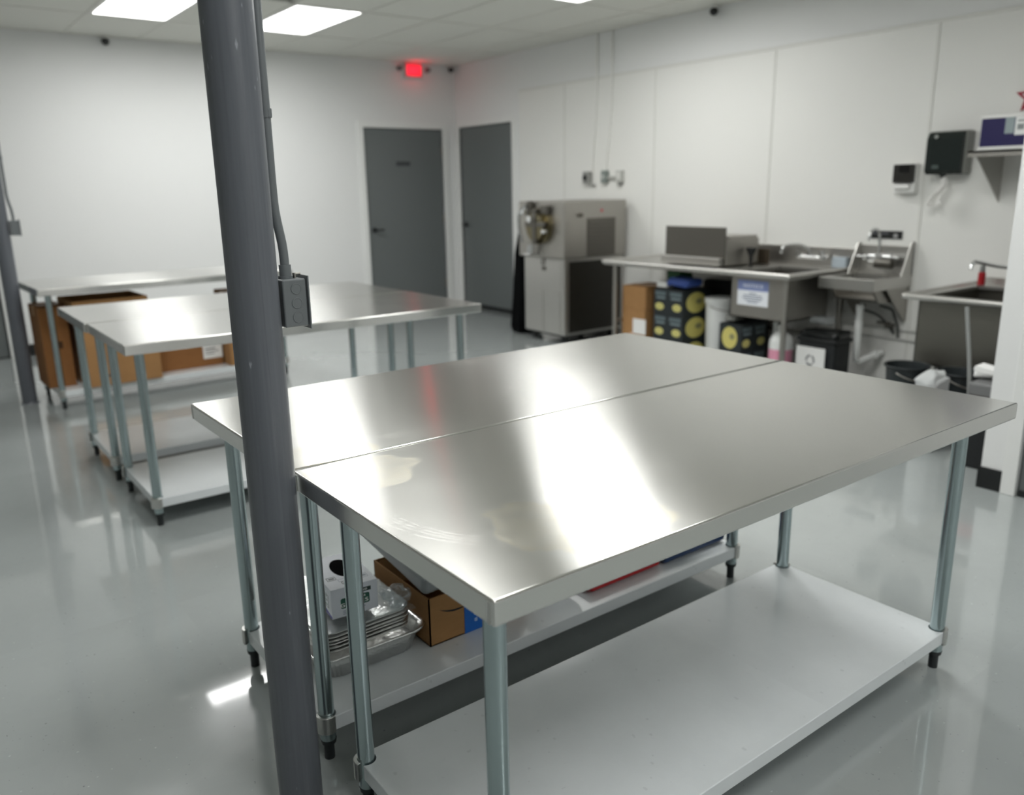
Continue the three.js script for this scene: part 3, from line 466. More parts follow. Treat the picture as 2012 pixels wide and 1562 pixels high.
// ---------------------------------------------------------------- prep table with sink
{
  const x0 = 4.29, x1 = XR - 0.006, z0 = -4.32, z1 = -2.47, Y = 0.83;
  const t = thing('sink_table', 'long steel prep table with one built-in sink bowl', 'sink table', [0, 0, 0]);
  const s = new THREE.Shape(); s.moveTo(x0, -z0); s.lineTo(x1, -z0); s.lineTo(x1, -z1); s.lineTo(x0, -z1); s.closePath();
  const hole = new THREE.Path(); hole.moveTo(4.42, 2.95); hole.lineTo(4.86, 2.95); hole.lineTo(4.86, 2.58); hole.lineTo(4.42, 2.58); hole.closePath(); s.holes.push(hole);
  const tg = new THREE.ExtrudeGeometry(s, { depth: 0.03, bevelEnabled: false }); tg.rotateX(-Math.PI / 2); tg.translate(0, Y - 0.042, 0);
  part('tabletop', planarUV(tg), M.steel, t);
  part('rolled_edge', [cyl(0.02, 0.02, z1 - z0, x0, Y - 0.016, (z0 + z1) / 2, 'z', 18), cyl(0.02, 0.02, x1 - x0, (x0 + x1) / 2, Y - 0.016, z1, 'x', 18), cyl(0.02, 0.02, x1 - x0, (x0 + x1) / 2, Y - 0.016, z0, 'x', 18), new THREE.SphereGeometry(0.02, 14, 10).translate(x0, Y - 0.016, z1), new THREE.SphereGeometry(0.02, 14, 10).translate(x0, Y - 0.016, z0)], M.steel, t);
  part('backsplash', [span(x1 - 0.02, x1, Y - 0.02, 0.965, z0, z1, 0.004)], M.steel, t);
  part('sink_bowl', [span(4.36, 4.88, 0.48, 0.49, -3.01, -2.54), span(4.36, 4.366, 0.48, Y - 0.04, -3.01, -2.54), span(4.88, 4.886, 0.48, Y - 0.04, -3.01, -2.54), span(4.36, 4.88, 0.48, Y - 0.04, -3.01, -3.004), span(4.36, 4.88, 0.48, Y - 0.04, -2.546, -2.54)], M.steelDull, t);
  for (const [x, z] of [[4.345, -2.525], [4.36, -4.25], [5.03, -2.525], [5.03, -4.25]]) { const l = part('leg', cyl(0.0205, 0.0205, Y - 0.07, x, (Y - 0.07) / 2 + 0.04, z), M.steelDull, t); part('foot', cyl(0.013, 0.018, 0.045, x, 0.0225, z), M.foot, l); }
  part('cross_rail', [cyl(0.016, 0.016, 0.62, 4.7, 0.3, -4.25, 'x', 12), cyl(0.016, 0.016, 1.7, 5.03, 0.3, -3.39, 'z', 12)], M.steelDull, t);
  const f = part('faucet', [cyl(0.022, 0.022, 0.03, 5.03, Y + 0.06, -2.68, 'x'), cyl(0.022, 0.022, 0.03, 5.03, Y + 0.06, -2.88, 'x'), cyl(0.013, 0.013, 0.22, 4.99, Y + 0.06, -2.78, 'z'), tube([[4.99, Y + 0.06, -2.78], [4.97, Y + 0.13, -2.79], [4.88, Y + 0.16, -2.82], [4.77, Y + 0.15, -2.86], [4.75, Y + 0.10, -2.87]], 0.011, 24, 10), cyl(0.012, 0.02, 0.05, 4.98, Y + 0.085, -2.68), cyl(0.012, 0.02, 0.05, 4.98, Y + 0.085, -2.88)], M.chrome, t);
  part('drain_pipe', [cyl(0.022, 0.022, 0.26, 4.62, 0.35, -2.78), tube([[4.62, 0.24, -2.78], [4.64, 0.2, -2.78], [4.75, 0.2, -2.78], [5.05, 0.22, -2.78]], 0.022, 20, 10)], M.pvc, t);
  const nt = canvasTex(256, 256, (g, w, h) => { g.fillStyle = '#f2f5fb'; g.fillRect(0, 0, w, h); g.fillStyle = '#8592c2'; g.fillRect(0, 0, w, 104); g.fillStyle = '#e8ecf8'; g.font = 'bold 46px sans-serif'; g.textAlign = 'center'; g.fillText('NOTICE', w / 2, 72); g.fillStyle = '#8a93a5'; for (const [y, l] of [[128, 60], [150, 150], [172, 170], [194, 140], [216, 90]]) g.fillRect(w / 2 - l / 2, y, l, 11); });
  const n = solo('paper_notice', bx(0.001, 0.185, 0.27), [mat(0xeeeeee), new THREE.MeshPhysicalMaterial({ map: nt, roughness: 0.6 }), M.paper, M.paper, M.paper, M.paper], 'white and blue printed notice taped to the sink bowl', 'notice'); n.position.set(4.3588, 0.668, -2.815);
  // steel countertop bin
  const b = thing('countertop_bin', 'stepped dark steel bin standing on the prep table', 'steel bin', [4.46, Y, -3.49]);
  part('front_plate', bx(0.012, 0.285, 0.61, 0.03, 0.1495, 0, 0.004), M.steelDark, b); part('body', bx(0.4, 0.2, 0.62, 0.235, 0.101, 0, 0.006), M.steelDull, b); part('lower_lip', bx(0.05, 0.06, 0.6, -0.005, 0.031, -0.005, 0.006), M.steel, b); part('top_lid', bx(0.34, 0.02, 0.6, 0.25, 0.211, 0, 0.004), M.steelDull, b);
  const fn = solo('black_funnel', lathe([[0.0, 0.0], [0.012, 0], [0.014, 0.075], [0.04, 0.135], [0.042, 0.14], [0.038, 0.14], [0.012, 0.08]], 4.72, Y - 0.011, -3.12, 20), M.rubber, 'black funnel standing on the prep table beside the steel bin', 'funnel');
  const bk = solo('steel_plate', bx(0.015, 0.12, 0.16, 4.95, Y - 0.0115 + 0.06, -3.2, 0.004), mat(0x5a5044, { r: 0.4, m: 0.6 }), 'small brown steel plate leaning by the backsplash', 'plate');
  const sp = solo('pale_packet', bx(0.05, 0.08, 0.12, 5.05, Y + 0.0285, -2.56, 0.01), mat(0xa9b4bc, { r: 0.7 }), 'pale blue grey packet against the prep table backsplash', 'packet');
}
// ---------------------------------------------------------------- below the prep table
{
  const c1 = thing('cardboard_box', 'lower plain cardboard box under the prep table with taped paper', 'cardboard box', [4.57, 0, -4.075], 0, 'cardboard boxes under the prep table');
  part('carton_body', bx(0.32, 0.41, 0.27, 0, 0.205, 0, 0.004), M.card, c1); const lb = part('paper_label', bx(0.001, 0.13, 0.15, -0.162, 0.27, 0.075), M.paper, c1, 'white paper sheet'); part('tape_strip', bx(0.001, 0.22, 0.04, -0.1615, 0.1, -0.02), mat(0xd9b59a, { r: 0.4 }), c1);
  const c2 = thing('cardboard_box', 'upper cardboard box of the stack under the prep table', 'cardboard box', [4.57, 0.411, -4.075], 0.02, 'cardboard boxes under the prep table');
  part('carton_body', bx(0.32, 0.2, 0.27, 0, 0.1, 0, 0.004), M.card, c2); part('packing_tape', bx(0.05, 0.0012, 0.285, 0, 0.2004, 0), mat(0xb98d58, { r: 0.3 }), c2);
  const ct = (two) => canvasTex(256, 256, (g, w, h) => {
    g.fillStyle = '#22292c'; g.fillRect(0, 0, w, h);
    if (two) { g.fillStyle = '#5c6a6e'; g.fillRect(10, 20, 95, 46); g.fillRect(140, 20, 105, 46); g.fillStyle = '#77868a'; g.fillRect(20, 78, 80, 22); g.fillRect(150, 78, 90, 22); g.fillStyle = '#cdc67a'; for (const x of [50, 205]) { g.beginPath(); g.arc(x, 180, 40, 0, 7); g.fill(); } }
    else { g.fillStyle = '#d0c672'; g.beginPath(); g.ellipse(120, 130, 88, 108, 0, 0, 7); g.fill(); g.fillStyle = '#8d8a63'; g.beginPath(); g.arc(148, 118, 30, 0, 7); g.fill(); }
  });
  const sideM = new THREE.MeshPhysicalMaterial({ map: ct(true), roughness: 0.5 }), frontM = new THREE.MeshPhysicalMaterial({ map: ct(false), roughness: 0.5 }), dk = mat(0x1d2326, { r: 0.5 });
  const yb = (label, x, y, z, w, h, d, faces) => { const t = thing('printed_carton', label, 'carton', [x, y, z], 0, 'dark cartons with yellow discs'); part('carton_body', bx(w, h, d, 0, h / 2, 0), faces, t); part('lid_flap', bx(w * 0.98, 0.004, d * 0.98, 0, h + 0.002, 0), dk, t); };
  const stackF = [dk, sideM, dk, dk, frontM, dk], loneF = [dk, frontM, dk, dk, sideM, dk];
  ['bottom', 'middle', 'top'].forEach((w, k) => yb(w + ' dark carton with yellow discs in the stack of three', 4.58, k * 0.206, -3.675, 0.35, 0.2, 0.31, stackF));
  ['lower', 'upper'].forEach((w, k) => yb(w + ' dark carton with one big yellow disc beside the white bucket', 4.55, k * 0.206, -3.03, 0.30, 0.2, 0.21, loneF));
  const bagB = solo('blue_bag', G.crumple(new RoundedBoxGeometry(0.2, 0.07, 0.22, 6, 0.03), 0.014, 18), mat(0x3a55a0, { r: 0.5 }), 'crumpled blue plastic bag on top of the dark cartons', 'bag'); bagB.position.set(4.53, 0.675, -3.61);
  const bagG = solo('green_bag', G.crumple(new RoundedBoxGeometry(0.18, 0.11, 0.16, 6, 0.03), 0.016, 18), mat(0x1f5c34, { r: 0.5 }), 'crumpled green bag on top of the dark cartons', 'bag'); bagG.position.set(4.69, 0.69, -3.815);
  const wb = solo('white_packet', bx(0.1, 0.05, 0.11, 4.47, 0.648, -3.77, 0.012), M.white, 'small white packet on top of the dark cartons', 'packet');
  solo('black_bin', bx(0.11, 0.66, 0.62, 4.945, 0.33, -3.42, 0.02), M.black, 'slim tall black bin at the back under the prep table', 'bin');
  const k = thing('white_bucket', 'white plastic bucket under the prep table', 'bucket', [4.64, 0, -3.335]);
  part('bucket_body', lathe([[0, 0], [0.094, 0], [0.098, 0.01], [0.112, 0.53], [0.112, 0.54], [0, 0.54]]), M.pvc, k); part('lid', lathe([[0, 0.565], [0.108, 0.565], [0.121, 0.56], [0.122, 0.52], [0.113, 0.52]]), M.pvc, k); part('handle', new THREE.TorusGeometry(0.116, 0.004, 6, 30, Math.PI).rotateX(1.9).translate(0, 0.5, 0), M.steelDull, k);
  const sc = solo('grey_rag', G.crumple(new RoundedBoxGeometry(0.17, 0.035, 0.1, 6, 0.015), 0.008, 22), mat(0x8b8c88, { r: 0.8 }), 'crumpled grey rag on the single dark carton', 'rag'); sc.position.set(4.53, 0.44, -3.08);
  // jug
  const j = thing('plastic_jug', 'white jug with pink liquid behind the table leg', 'jug', [4.52, 0, -2.66]);
  part('lower_body', lathe([[0, 0.001], [0.08, 0.001], [0.086, 0.012], [0.086, 0.26]]), mat(0xe9a0b8, { r: 0.35 }), j, 'pink liquid'); part('upper_body', lathe([[0.086, 0.26], [0.086, 0.31], [0.07, 0.355], [0.03, 0.395], [0.026, 0.41], [0, 0.41]]), M.pvc, j); part('cap', lathe([[0, 0.435], [0.028, 0.435], [0.03, 0.405], [0, 0.405]]), M.white, j); part('jug_handle', tube([[-0.03, 0.39, 0.03], [-0.07, 0.385, 0.055], [-0.085, 0.33, 0.06], [-0.075, 0.27, 0.05]], 0.012, 16, 8), M.pvc, j);
  // trash can
  const tc = thing('trash_can', 'square black trash can with bag and white recycling sign', 'trash can', [4.54, 0, -2.32]);
  part('can_body', bx(0.20, 0.37, 0.29, 0, 0.187, 0, 0.02), M.rubber, tc); part('rim', bx(0.22, 0.03, 0.31, 0, 0.375, 0, 0.01), M.black, tc);
  const lin = part('bag_liner', G.crumple(new RoundedBoxGeometry(0.2, 0.08, 0.29, 8, 0.035), 0.022, 22), mat(0x0c0f10, { r: 0.3 }), tc, 'bunched black liner'); lin.position.y = 0.40;
  const tt = canvasTex(256, 256, (g, w, h) => { g.fillStyle = '#e9e9e7'; g.fillRect(0, 0, w, h); g.strokeStyle = '#4c5054'; g.lineWidth = 13; g.beginPath(); for (let a = 0; a < 3; a++) { g.moveTo(128 + 34 * Math.cos(a * 2.09 - 1.2), 96 + 34 * Math.sin(a * 2.09 - 1.2)); g.arc(128, 96, 34, a * 2.09 - 1.2, a * 2.09 + 0.5); } g.stroke(); g.fillStyle = '#4c5054'; g.font = 'bold 34px sans-serif'; g.textAlign = 'center'; g.fillText('RECYCLE', 128, 196, 170); });
  const sg = part('recycling_sign', bx(0.003, 0.25, 0.225), [M.paper, new THREE.MeshPhysicalMaterial({ map: tt, roughness: 0.5 }), M.paper, M.paper, M.paper, M.paper], tc, 'white sign with grey recycling symbol'); sg.position.set(-0.115, 0.2, -0.03);
  const cb = solo('plastic_scrap', G.crumple(new RoundedBoxGeometry(0.12, 0.05, 0.14, 6, 0.02), 0.014, 25), M.film, 'crumpled clear plastic on top of the trash can', 'plastic'); cb.position.set(4.53, 0.505, -2.34);
}
// ---------------------------------------------------------------- hand sink
{
  const Y = 0.80, z0 = -2.435, z1 = -2.03, x0 = 4.6, x1 = XR - 0.006;
  const t = thing('hand_sink', 'small wall mounted steel hand sink with gooseneck faucet', 'hand sink');
  const s = new THREE.Shape(); s.moveTo(x0, -z0); s.lineTo(x1, -z0); s.lineTo(x1, -z1); s.lineTo(x0, -z1); s.closePath();
  const hole = new THREE.Path(); hole.moveTo(x0 + 0.06, -z0 - 0.05); hole.lineTo(x1 - 0.13, -z0 - 0.05); hole.lineTo(x1 - 0.13, -z1 + 0.05); hole.lineTo(x0 + 0.06, -z1 + 0.05); hole.closePath(); s.holes.push(hole);
  const tg = new THREE.ExtrudeGeometry(s, { depth: 0.07, bevelEnabled: true, bevelSize: 0.004, bevelThickness: 0.004, bevelSegments: 2 }); tg.rotateX(-Math.PI / 2); tg.translate(0, Y - 0.074, 0);
  part('rim', planarUV(tg), M.steel, t);
  const prof = [[x0 + 0.05, Y - 0.05], [x1 - 0.12, Y - 0.05], [x1 - 0.12, Y - 0.19], [x0 + 0.16, Y - 0.17]];
  const bowl = extrude(prof, z1 - z0 - 0.08); bowl.translate(0, 0, z0 + 0.04);
  const inner = new Brush(bowl); const cut = new Brush(span(x0 + 0.065, x1 - 0.135, Y - 0.15, Y + 0.1, z0 + 0.055, z1 - 0.055)); inner.updateMatrixWorld(); cut.updateMatrixWorld();
  part('bowl', ev.evaluate(inner, cut, SUBTRACTION).geometry, M.steelDull, t);
  part('backsplash', span(x1 - 0.02, x1, Y - 0.05, 1.0, z0, z1, 0.004), M.steel, t);
  part('side_splash', extrude([[x1 - 0.16, Y - 0.02], [x1, Y - 0.02], [x1, 1.01], [x1 - 0.05, 1.01]], 0.008).translate(0, 0, z0), M.steel, t);
  part('side_splash', extrude([[x1 - 0.16, Y - 0.02], [x1, Y - 0.02], [x1, 1.03], [x1 - 0.05, 1.03]], 0.008).translate(0, 0, z1 - 0.008), M.steel, t);
  for (const z of [z1 - 0.025, z0 + 0.013]) part('bracket', extrude([[x0 + 0.2, Y - 0.08], [x1, Y - 0.08], [x1, Y - 0.33], [x1 - 0.03, Y - 0.33]], 0.012).translate(0, 0, z), M.steelDull, t);
  const f = part('faucet', [bx(0.05, 0.06, 0.2, x1 - 0.04, 0.905, -2.25, 0.015), cyl(0.012, 0.012, 0.05, x1 - 0.08, 0.93, -2.25, 'x'), tube([[x1 - 0.07, 0.93, -2.25], [x1 - 0.08, 1.05, -2.25], [x1 - 0.1, 1.1, -2.25], [x1 - 0.16, 1.12, -2.25], [x1 - 0.21, 1.09, -2.25], [x1 - 0.22, 1.04, -2.25]], 0.010, 30, 10)], M.chrome, t);
  for (const z of [-2.35, -2.15]) part('tap_handle', [cyl(0.02, 0.02, 0.035, x1 - 0.07, 0.915, z, 'x', 16), bx(0.018, 0.014, 0.085, x1 - 0.09, 0.92, z + (z < -2.25 ? -0.02 : 0.02), 0.005)], M.chrome, t);
  part('faucet_valve', [cyl(0.034, 0.034, 0.12, x1 - 0.10, 0.878, -2.19, 'z', 16), bx(0.04, 0.05, 0.05, x1 - 0.08, 0.868, -2.25, 0.01)], M.steelDark, t);
  const d = thing('drain_pipe', 'white plastic drain pipe below the hand sink', 'pipe');
  part('vertical_pipe', [cyl(0.025, 0.025, 0.36, 4.85, 0.41, -2.255), cyl(0.028, 0.028, 0.05, 4.85, 0.45, -2.255), cyl(0.028, 0.028, 0.04, 4.85, 0.575, -2.255)], M.pvc, d);
  part('elbow', [tube([[4.85, 0.24, -2.255], [4.85, 0.2, -2.255], [4.88, 0.18, -2.25], [4.95, 0.2, -2.22], [5.09, 0.225, -2.19]], 0.021, 30, 12), cyl(0.03, 0.03, 0.03, 5.02, 0.213, -2.205, 'x')], M.pvc, d);
  const tr = thing('supply_line', 'dark braided supply lines and trap below the hand sink', 'pipe');
  part('hose', [tube([[4.99, 0.575, -2.30], [4.995, 0.56, -2.31], [5.0, 0.54, -2.33], [5.04, 0.5, -2.22], [5.06, 0.42, -2.14], [5.08, 0.37, -2.11]], 0.009, 30, 8), tube([[4.96, 0.585, -2.17], [5.0, 0.57, -2.15], [5.04, 0.55, -2.12], [5.04, 0.51, -2.10], [5.06, 0.44, -2.08], [5.08, 0.35, -2.08]], 0.009, 30, 8)], mat(0x5b5d5b, { r: 0.35, m: 0.8 }), tr);
  part('shutoff_valve', [cyl(0.014, 0.014, 0.06, 5.07, 0.43, -2.13, 'x'), bx(0.025, 0.03, 0.06, 5.04, 0.43, -2.13, 0.006), bx(0.02, 0.016, 0.1, 5.05, 0.45, -2.18, 0.006)], M.steelDark, tr);
  for (const [y, r] of [[0.335, 0.008], [0.405, 0.008]]) solo('wall_pipe', cyl(r, r, 0.72, XR - 0.016, y, -2.31, 'z', 12), mat(0xc9cac6, { r: 0.4 }), y < 0.37 ? 'lower thin horizontal pipe on the wall under the hand sink' : 'upper thin horizontal pipe on the wall under the hand sink', 'pipe');
  const bs = thing('wall_sign', 'black label plate on the wall above the hand sink', 'sign', [XR - 0.005, 1.072, -2.25]);
  part('plate', bx(0.008, 0.055, 0.24, -0.004, 0, 0, 0.002), M.black, bs); part('pale_mark', cyl(0.017, 0.017, 0.002, -0.009, -0.006, 0.075, 'x', 16), mat(0x9a9a9a, { r: 0.6 }), bs); part('text_block', [bx(0.001, 0.012, 0.06, -0.0085, 0.01, -0.01), bx(0.001, 0.014, 0.04, -0.0085, 0.012, -0.085)], mat(0x55565c, { r: 0.6 }), bs);
}
// ---------------------------------------------------------------- dispensers, shelf
{
  const t = thing('towel_dispenser', 'dark smoky paper towel dispenser on the wall', 'towel dispenser', [XR - 0.005, 1.485, -1.84]);
  const g = extrude([[0, 0.0], [-0.11, 0.0], [-0.13, 0.02], [-0.13, 0.22], [-0.11, 0.258], [-0.06, 0.268], [0, 0.268]], 0.225, 0.004).translate(0, 0, -0.1125);
  part('back_body', bx(0.10, 0.27, 0.25, -0.05, 0.135, 0.004, 0.012), mat(0x8a8c86, { r: 0.4 }), t, 'grey housing'); part('front_cover', g, mat(0x1a2220, { r: 0.2 }), t, 'dark smoky cover'); part('lock_button', cyl(0.012, 0.012, 0.006, -0.136, 0.235, -0.055, 'x', 16), mat(0x9da09c, { r: 0.3 }), t); part('logo_plate', bx(0.004, 0.022, 0.045, -0.135, 0.045, -0.045), mat(0x4a5552, { r: 0.4 }), t); part('nozzle', cyl(0.01, 0.025, 0.03, -0.09, -0.012, -0.01, 'y', 16), M.black, t);
  const pg = new THREE.PlaneGeometry(0.1, 0.19, 20, 36); const q = pg.attributes.position; for (let i = 0; i < q.count; i++) { const x = q.getX(i), y = q.getY(i), k = (0.095 - y) / 0.19; q.setXYZ(i, x * (0.3 + 0.8 * k) + 0.02 * Math.sin(k * 6) - 0.03 * k, y, 0.018 * Math.sin(x * 90 + k * 5) * (0.4 + k) + 0.012 * noise.noise(x * 40, y * 40, 1)); } pg.computeVertexNormals();
  const tw = solo('paper_towel', pg, new THREE.MeshPhysicalMaterial({ color: 0xf3f2ef, roughness: 0.9, transmission: 0.25, thickness: 0, side: THREE.DoubleSide }), 'crumpled white paper towel hanging from the dispenser', 'paper towel'); tw.position.set(XR - 0.1, 1.372, -1.845); tw.rotation.y = -Math.PI / 2;
  const s = thing('soap_dispenser', 'small black and white soap dispenser left of towel dispenser', 'soap dispenser', [XR - 0.005, 1.36, -2.125]);
  part('back_plate', bx(0.06, 0.2, 0.15, -0.03, 0.1, 0, 0.01), M.white, s); part('dark_cover', bx(0.05, 0.125, 0.144, -0.065, 0.132, 0, 0.01), mat(0x2a2926, { r: 0.25 }), s); part('window', bx(0.003, 0.05, 0.075, -0.0905, 0.165, 0.01), mat(0x121211, { r: 0.15 }), s); part('push_bar', bx(0.07, 0.035, 0.11, -0.055, 0.045, -0.005, 0.012), M.white, s);
  const sh = thing('wall_shelf', 'steel wall shelf with triangular bracket at the right edge', 'shelf', [0, 1.60, 0]);
  part('shelf_board', [span(4.7, XR - 0.005, 0, 0.012, -1.56, -0.745), span(4.7, 4.706, -0.022, 0.012, -1.56, -0.745), span(XR - 0.012, XR - 0.005, 0, 0.06, -1.56, -0.745)], M.steelDull, sh);
  for (const z of [-1.525, -0.85]) part('bracket', extrude([[4.71, -0.002], [XR - 0.006, -0.002], [XR - 0.006, -0.3]], 0.006).translate(0, 0, z), M.steel, sh, 'triangular steel bracket');
  const pb = thing('purple_box', 'dark purple box with white lid edge and label on the shelf', 'box', [4.72, 1.613, -1.26]);
  part('box_body', bx(0.3, 0.165, 0.5, 0.15, 0.1, 0, 0.004), mat(0x211b50, { r: 0.35 }), pb); part('white_base', bx(0.31, 0.02, 0.51, 0.15, 0.0105, 0, 0.003), M.white, pb); part('white_lid', bx(0.31, 0.018, 0.51, 0.15, 0.19, 0, 0.003), M.white, pb);
  const lt = canvasTex(256, 128, (g, w, h) => { g.fillStyle = '#e9ebe9'; g.fillRect(0, 0, w, h); g.fillStyle = '#8b9090'; g.fillRect(20, 20, 120, 12); g.fillRect(20, 50, 60, 40); g.fillRect(110, 55, 100, 8); g.fillRect(110, 75, 80, 8); g.fillRect(110, 95, 100, 8); });
  const l = part('paper_label', bx(0.001, 0.10, 0.16), [M.paper, new THREE.MeshPhysicalMaterial({ map: lt, roughness: 0.6 }), M.paper, M.paper, M.paper, M.paper], pb, 'white printed label'); l.position.set(-0.0008, 0.13, 0.02);
  part('packing_tape', bx(0.001, 0.1, 0.05, -0.0006, 0.14, -0.09), new THREE.MeshPhysicalMaterial({ color: 0x9aa6a8, roughness: 0.2 }), pb, 'shiny grey tape');
  solo('red_cup', lathe([[0, 0], [0.022, 0], [0.03, 0.06], [0.027, 0.06], [0.02, 0.004]], 4.99, 1.613, -1.53, 20), mat(0xa51c24, { r: 0.4 }), 'small red cup on the shelf beside the purple box', 'cup');
  const st = new THREE.Shape(), si = new THREE.Path(); for (let k = 0; k < 10; k++) { const a = Math.PI / 2 + k * Math.PI / 5, r = k % 2 ? 0.045 : 0.1; st[k ? 'lineTo' : 'moveTo'](r * Math.cos(a), r * Math.sin(a)); si[k ? 'lineTo' : 'moveTo'](r * 0.7 * Math.cos(a), r * 0.7 * Math.sin(a)); } st.closePath(); si.closePath(); st.holes.push(si);
  const sm = solo('star_decoration', new THREE.ExtrudeGeometry(st, { depth: 0.008, bevelEnabled: false }), mat(0xa02038, { r: 0.5 }), 'red star outline on the wall above the shelf', 'decoration'); sm.rotation.y = -Math.PI / 2; sm.position.set(XR - 0.004, 1.93, -1.40);
}
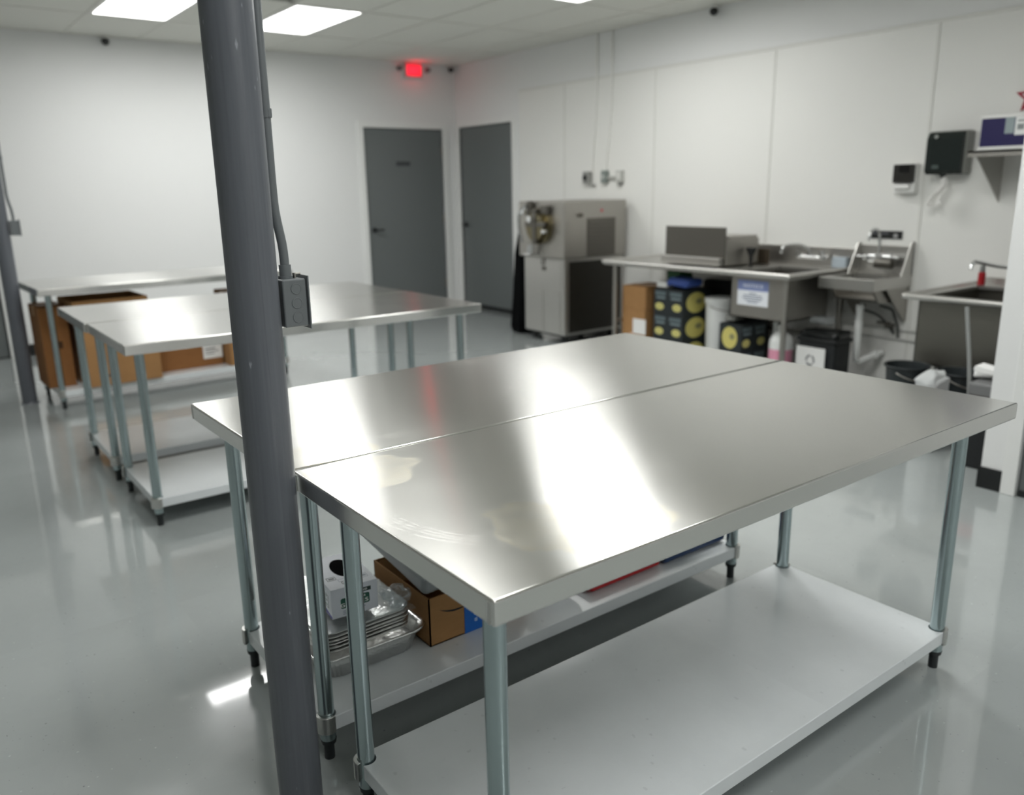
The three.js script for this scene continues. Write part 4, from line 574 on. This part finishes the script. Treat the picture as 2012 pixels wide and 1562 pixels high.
// ---------------------------------------------------------------- big sink at the right
{
  const x0 = 4.15, x1 = XR - 0.006, z0 = -1.575, z1 = -0.75, Y = 0.795;
  const t = thing('compartment_sink', 'large steel compartment sink half hidden by the partition', 'sink');
  const s = new THREE.Shape(); s.moveTo(x0, -z0); s.lineTo(x1, -z0); s.lineTo(x1, -z1); s.lineTo(x0, -z1); s.closePath();
  const hole = new THREE.Path(); hole.moveTo(x0 + 0.1, -z0 - 0.08); hole.lineTo(x1 - 0.2, -z0 - 0.08); hole.lineTo(x1 - 0.2, -z1 + 0.06); hole.lineTo(x0 + 0.1, -z1 + 0.06); hole.closePath(); s.holes.push(hole);
  const tg = new THREE.ExtrudeGeometry(s, { depth: 0.02, bevelEnabled: false }); tg.rotateX(-Math.PI / 2); tg.translate(0, Y - 0.03, 0);
  part('rim', planarUV(tg), M.steel, t);
  part('rolled_edge', [cyl(0.019, 0.019, z1 - z0, x0, Y - 0.012, (z0 + z1) / 2, 'z', 16), cyl(0.019, 0.019, x1 - x0, (x0 + x1) / 2, Y - 0.012, z0, 'x', 16), new THREE.SphereGeometry(0.019, 12, 8).translate(x0, Y - 0.012, z0)], M.steel, t);
  part('backsplash', span(x1 - 0.02, x1, Y - 0.03, Y + 0.03, z0, z1, 0.004), M.steel, t);
  const X0 = x0 + 0.06, X1 = x1 - 0.16, Z0 = z0 + 0.06, Z1 = z1 - 0.03;
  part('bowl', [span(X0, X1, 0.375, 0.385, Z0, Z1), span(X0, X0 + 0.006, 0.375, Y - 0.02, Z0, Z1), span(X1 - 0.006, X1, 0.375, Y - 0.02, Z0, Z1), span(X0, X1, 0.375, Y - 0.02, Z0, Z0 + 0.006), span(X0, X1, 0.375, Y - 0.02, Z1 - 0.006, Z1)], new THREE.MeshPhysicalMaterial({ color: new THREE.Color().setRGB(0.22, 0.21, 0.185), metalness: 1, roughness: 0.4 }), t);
  for (const [x, z] of [[X0 + 0.03, Z0 + 0.13], [X1 - 0.03, Z0 + 0.13], [X0 + 0.03, Z1 - 0.05], [X1 - 0.03, Z1 - 0.05]]) { const l = part('leg', cyl(0.021, 0.021, 0.335, x, 0.208, z), M.collar, t); part('foot', cyl(0.013, 0.018, 0.042, x, 0.021, z), M.foot, l); }
  part('faucet', [bx(0.05, 0.05, 0.2, x1 - 0.05, Y + 0.1, -1.15, 0.012), tube([[x1 - 0.08, Y + 0.1, -1.15], [4.8, Y + 0.125, -1.2], [4.6, Y + 0.15, -1.26], [4.45, Y + 0.18, -1.3], [4.4, Y + 0.185, -1.31], [4.375, Y + 0.165, -1.315], [4.37, Y + 0.145, -1.315]], 0.011, 40, 10)], M.chrome, t);
  part('drain_pipe', [cyl(0.025, 0.025, 0.14, 4.55, 0.31, -1.15), tube([[4.55, 0.25, -1.15], [4.57, 0.2, -1.15], [4.7, 0.2, -1.15], [5.05, 0.22, -1.15]], 0.025, 20, 10)], M.pvc, t);
  const r = thing('spray_bottle', 'slim red bottle with grey top beside the sink faucet', 'bottle', [4.95, Y - 0.008, -1.50]);
  part('bottle_body', lathe([[0, 0.0], [0.022, 0.0], [0.022, 0.075], [0.014, 0.085], [0, 0.086]], 0, 0, 0, 20), mat(0xa3101c, { r: 0.35 }), r); part('cap', lathe([[0, 0.125], [0.014, 0.125], [0.017, 0.083], [0, 0.083]], 0, 0, 0, 16), mat(0x7d7f7d, { r: 0.4 }), r);
  // buckets
  const bk = (label, x, z, r, h, spout) => { const b = thing('black_bucket', label, 'bucket', [x, 0, z], 0, 'black buckets under the big sink'); part('bucket_body', lathe([[0, 0.002], [r * 0.78, 0.002], [r, h], [r + 0.012, h + 0.004], [r + 0.012, h - 0.006], [r - 0.006, h - 0.01], [r * 0.74, 0.012], [0, 0.012]], 0, 0, 0, 36), mat(0x23292b, { r: 0.45 }), b); part('handle', new THREE.TorusGeometry(r + 0.006, 0.004, 6, 30, Math.PI).rotateX(2.0).translate(0, h - 0.03, 0), M.steelDull, b); };
  bk('black bucket with flared rim left of the sink leg', 4.02, -1.45, 0.115, 0.40);
  bk('black bucket right of the sink leg', 4.06, -1.17, 0.115, 0.40);
  // clutter beside the partition
  const mop = thing('mop', 'grey mop handle leaning against the big sink', 'mop', [3.90, 0, -1.02]); part('pole', tube([[0, 0.06, 0], [0.03, 0.42, -0.04], [0.075, 0.78, -0.115]], 0.011, 20, 10), mat(0x8f9290, { r: 0.4 }), mop); part('mop_head', G.crumple(new RoundedBoxGeometry(0.1, 0.1, 0.16, 6, 0.03), 0.02, 24), mat(0xb9b9b4, { r: 0.9 }), mop).position.y = 0.072;
  const bag = solo('grocery_bag', G.crumple(new RoundedBoxGeometry(0.17, 0.40, 0.13, 10, 0.05), 0.03, 13), new THREE.MeshPhysicalMaterial({ color: 0xd2d5d5, roughness: 0.35, transmission: 0.25, thickness: 0 }), 'crumpled translucent grey plastic bag beside the partition', 'plastic bag'); bag.position.set(3.80, 0.235, -1.19);
  const rag = solo('white_rag', G.crumple(new RoundedBoxGeometry(0.09, 0.05, 0.15, 6, 0.02), 0.018, 22), M.paper, 'white rag heaped on the red crate', 'rag'); rag.position.set(3.765, 0.492, -0.89);
  const rb = thing('red_crate', 'black, red and grey crate on the floor behind the worktable corner', 'crate', [3.73, 0, -0.855]); part('crate_body', bx(0.16, 0.30, 0.16, 0, 0.152, 0, 0.01), M.rubber, rb); part('red_band', bx(0.165, 0.08, 0.165, 0, 0.34, 0, 0.006), mat(0x8f0f22, { r: 0.45 }), rb); part('grey_lid', bx(0.17, 0.07, 0.17, 0, 0.415, 0, 0.015), mat(0x6f7070, { r: 0.5 }), rb);
  const wr = thing('tape_roll', 'white roll of tape on the red crate', 'tape roll', [3.68, 0.452, -0.80]); part('roll', new THREE.TorusGeometry(0.03, 0.014, 12, 28).rotateY(1.1).translate(0, 0.05, 0), mat(0xb9bab6, { r: 0.5 }), wr); part('core', new THREE.TorusGeometry(0.018, 0.003, 8, 24).rotateY(1.1).translate(0, 0.05, 0), mat(0x77706a, { r: 0.6 }), wr);
  solo('yellow_sponge', bx(0.05, 0.03, 0.07, 3.95, 0.0155, -1.28, 0.006), mat(0xc9c12e, { r: 0.8 }), 'small yellow sponge on the floor near the buckets', 'sponge');
}

// ---------------------------------------------------------------- shadows for every mesh and light
scene.traverse(o => { if (o.isMesh) { o.castShadow = true; o.receiveShadow = true; } });
renderer.render(scene, camera);
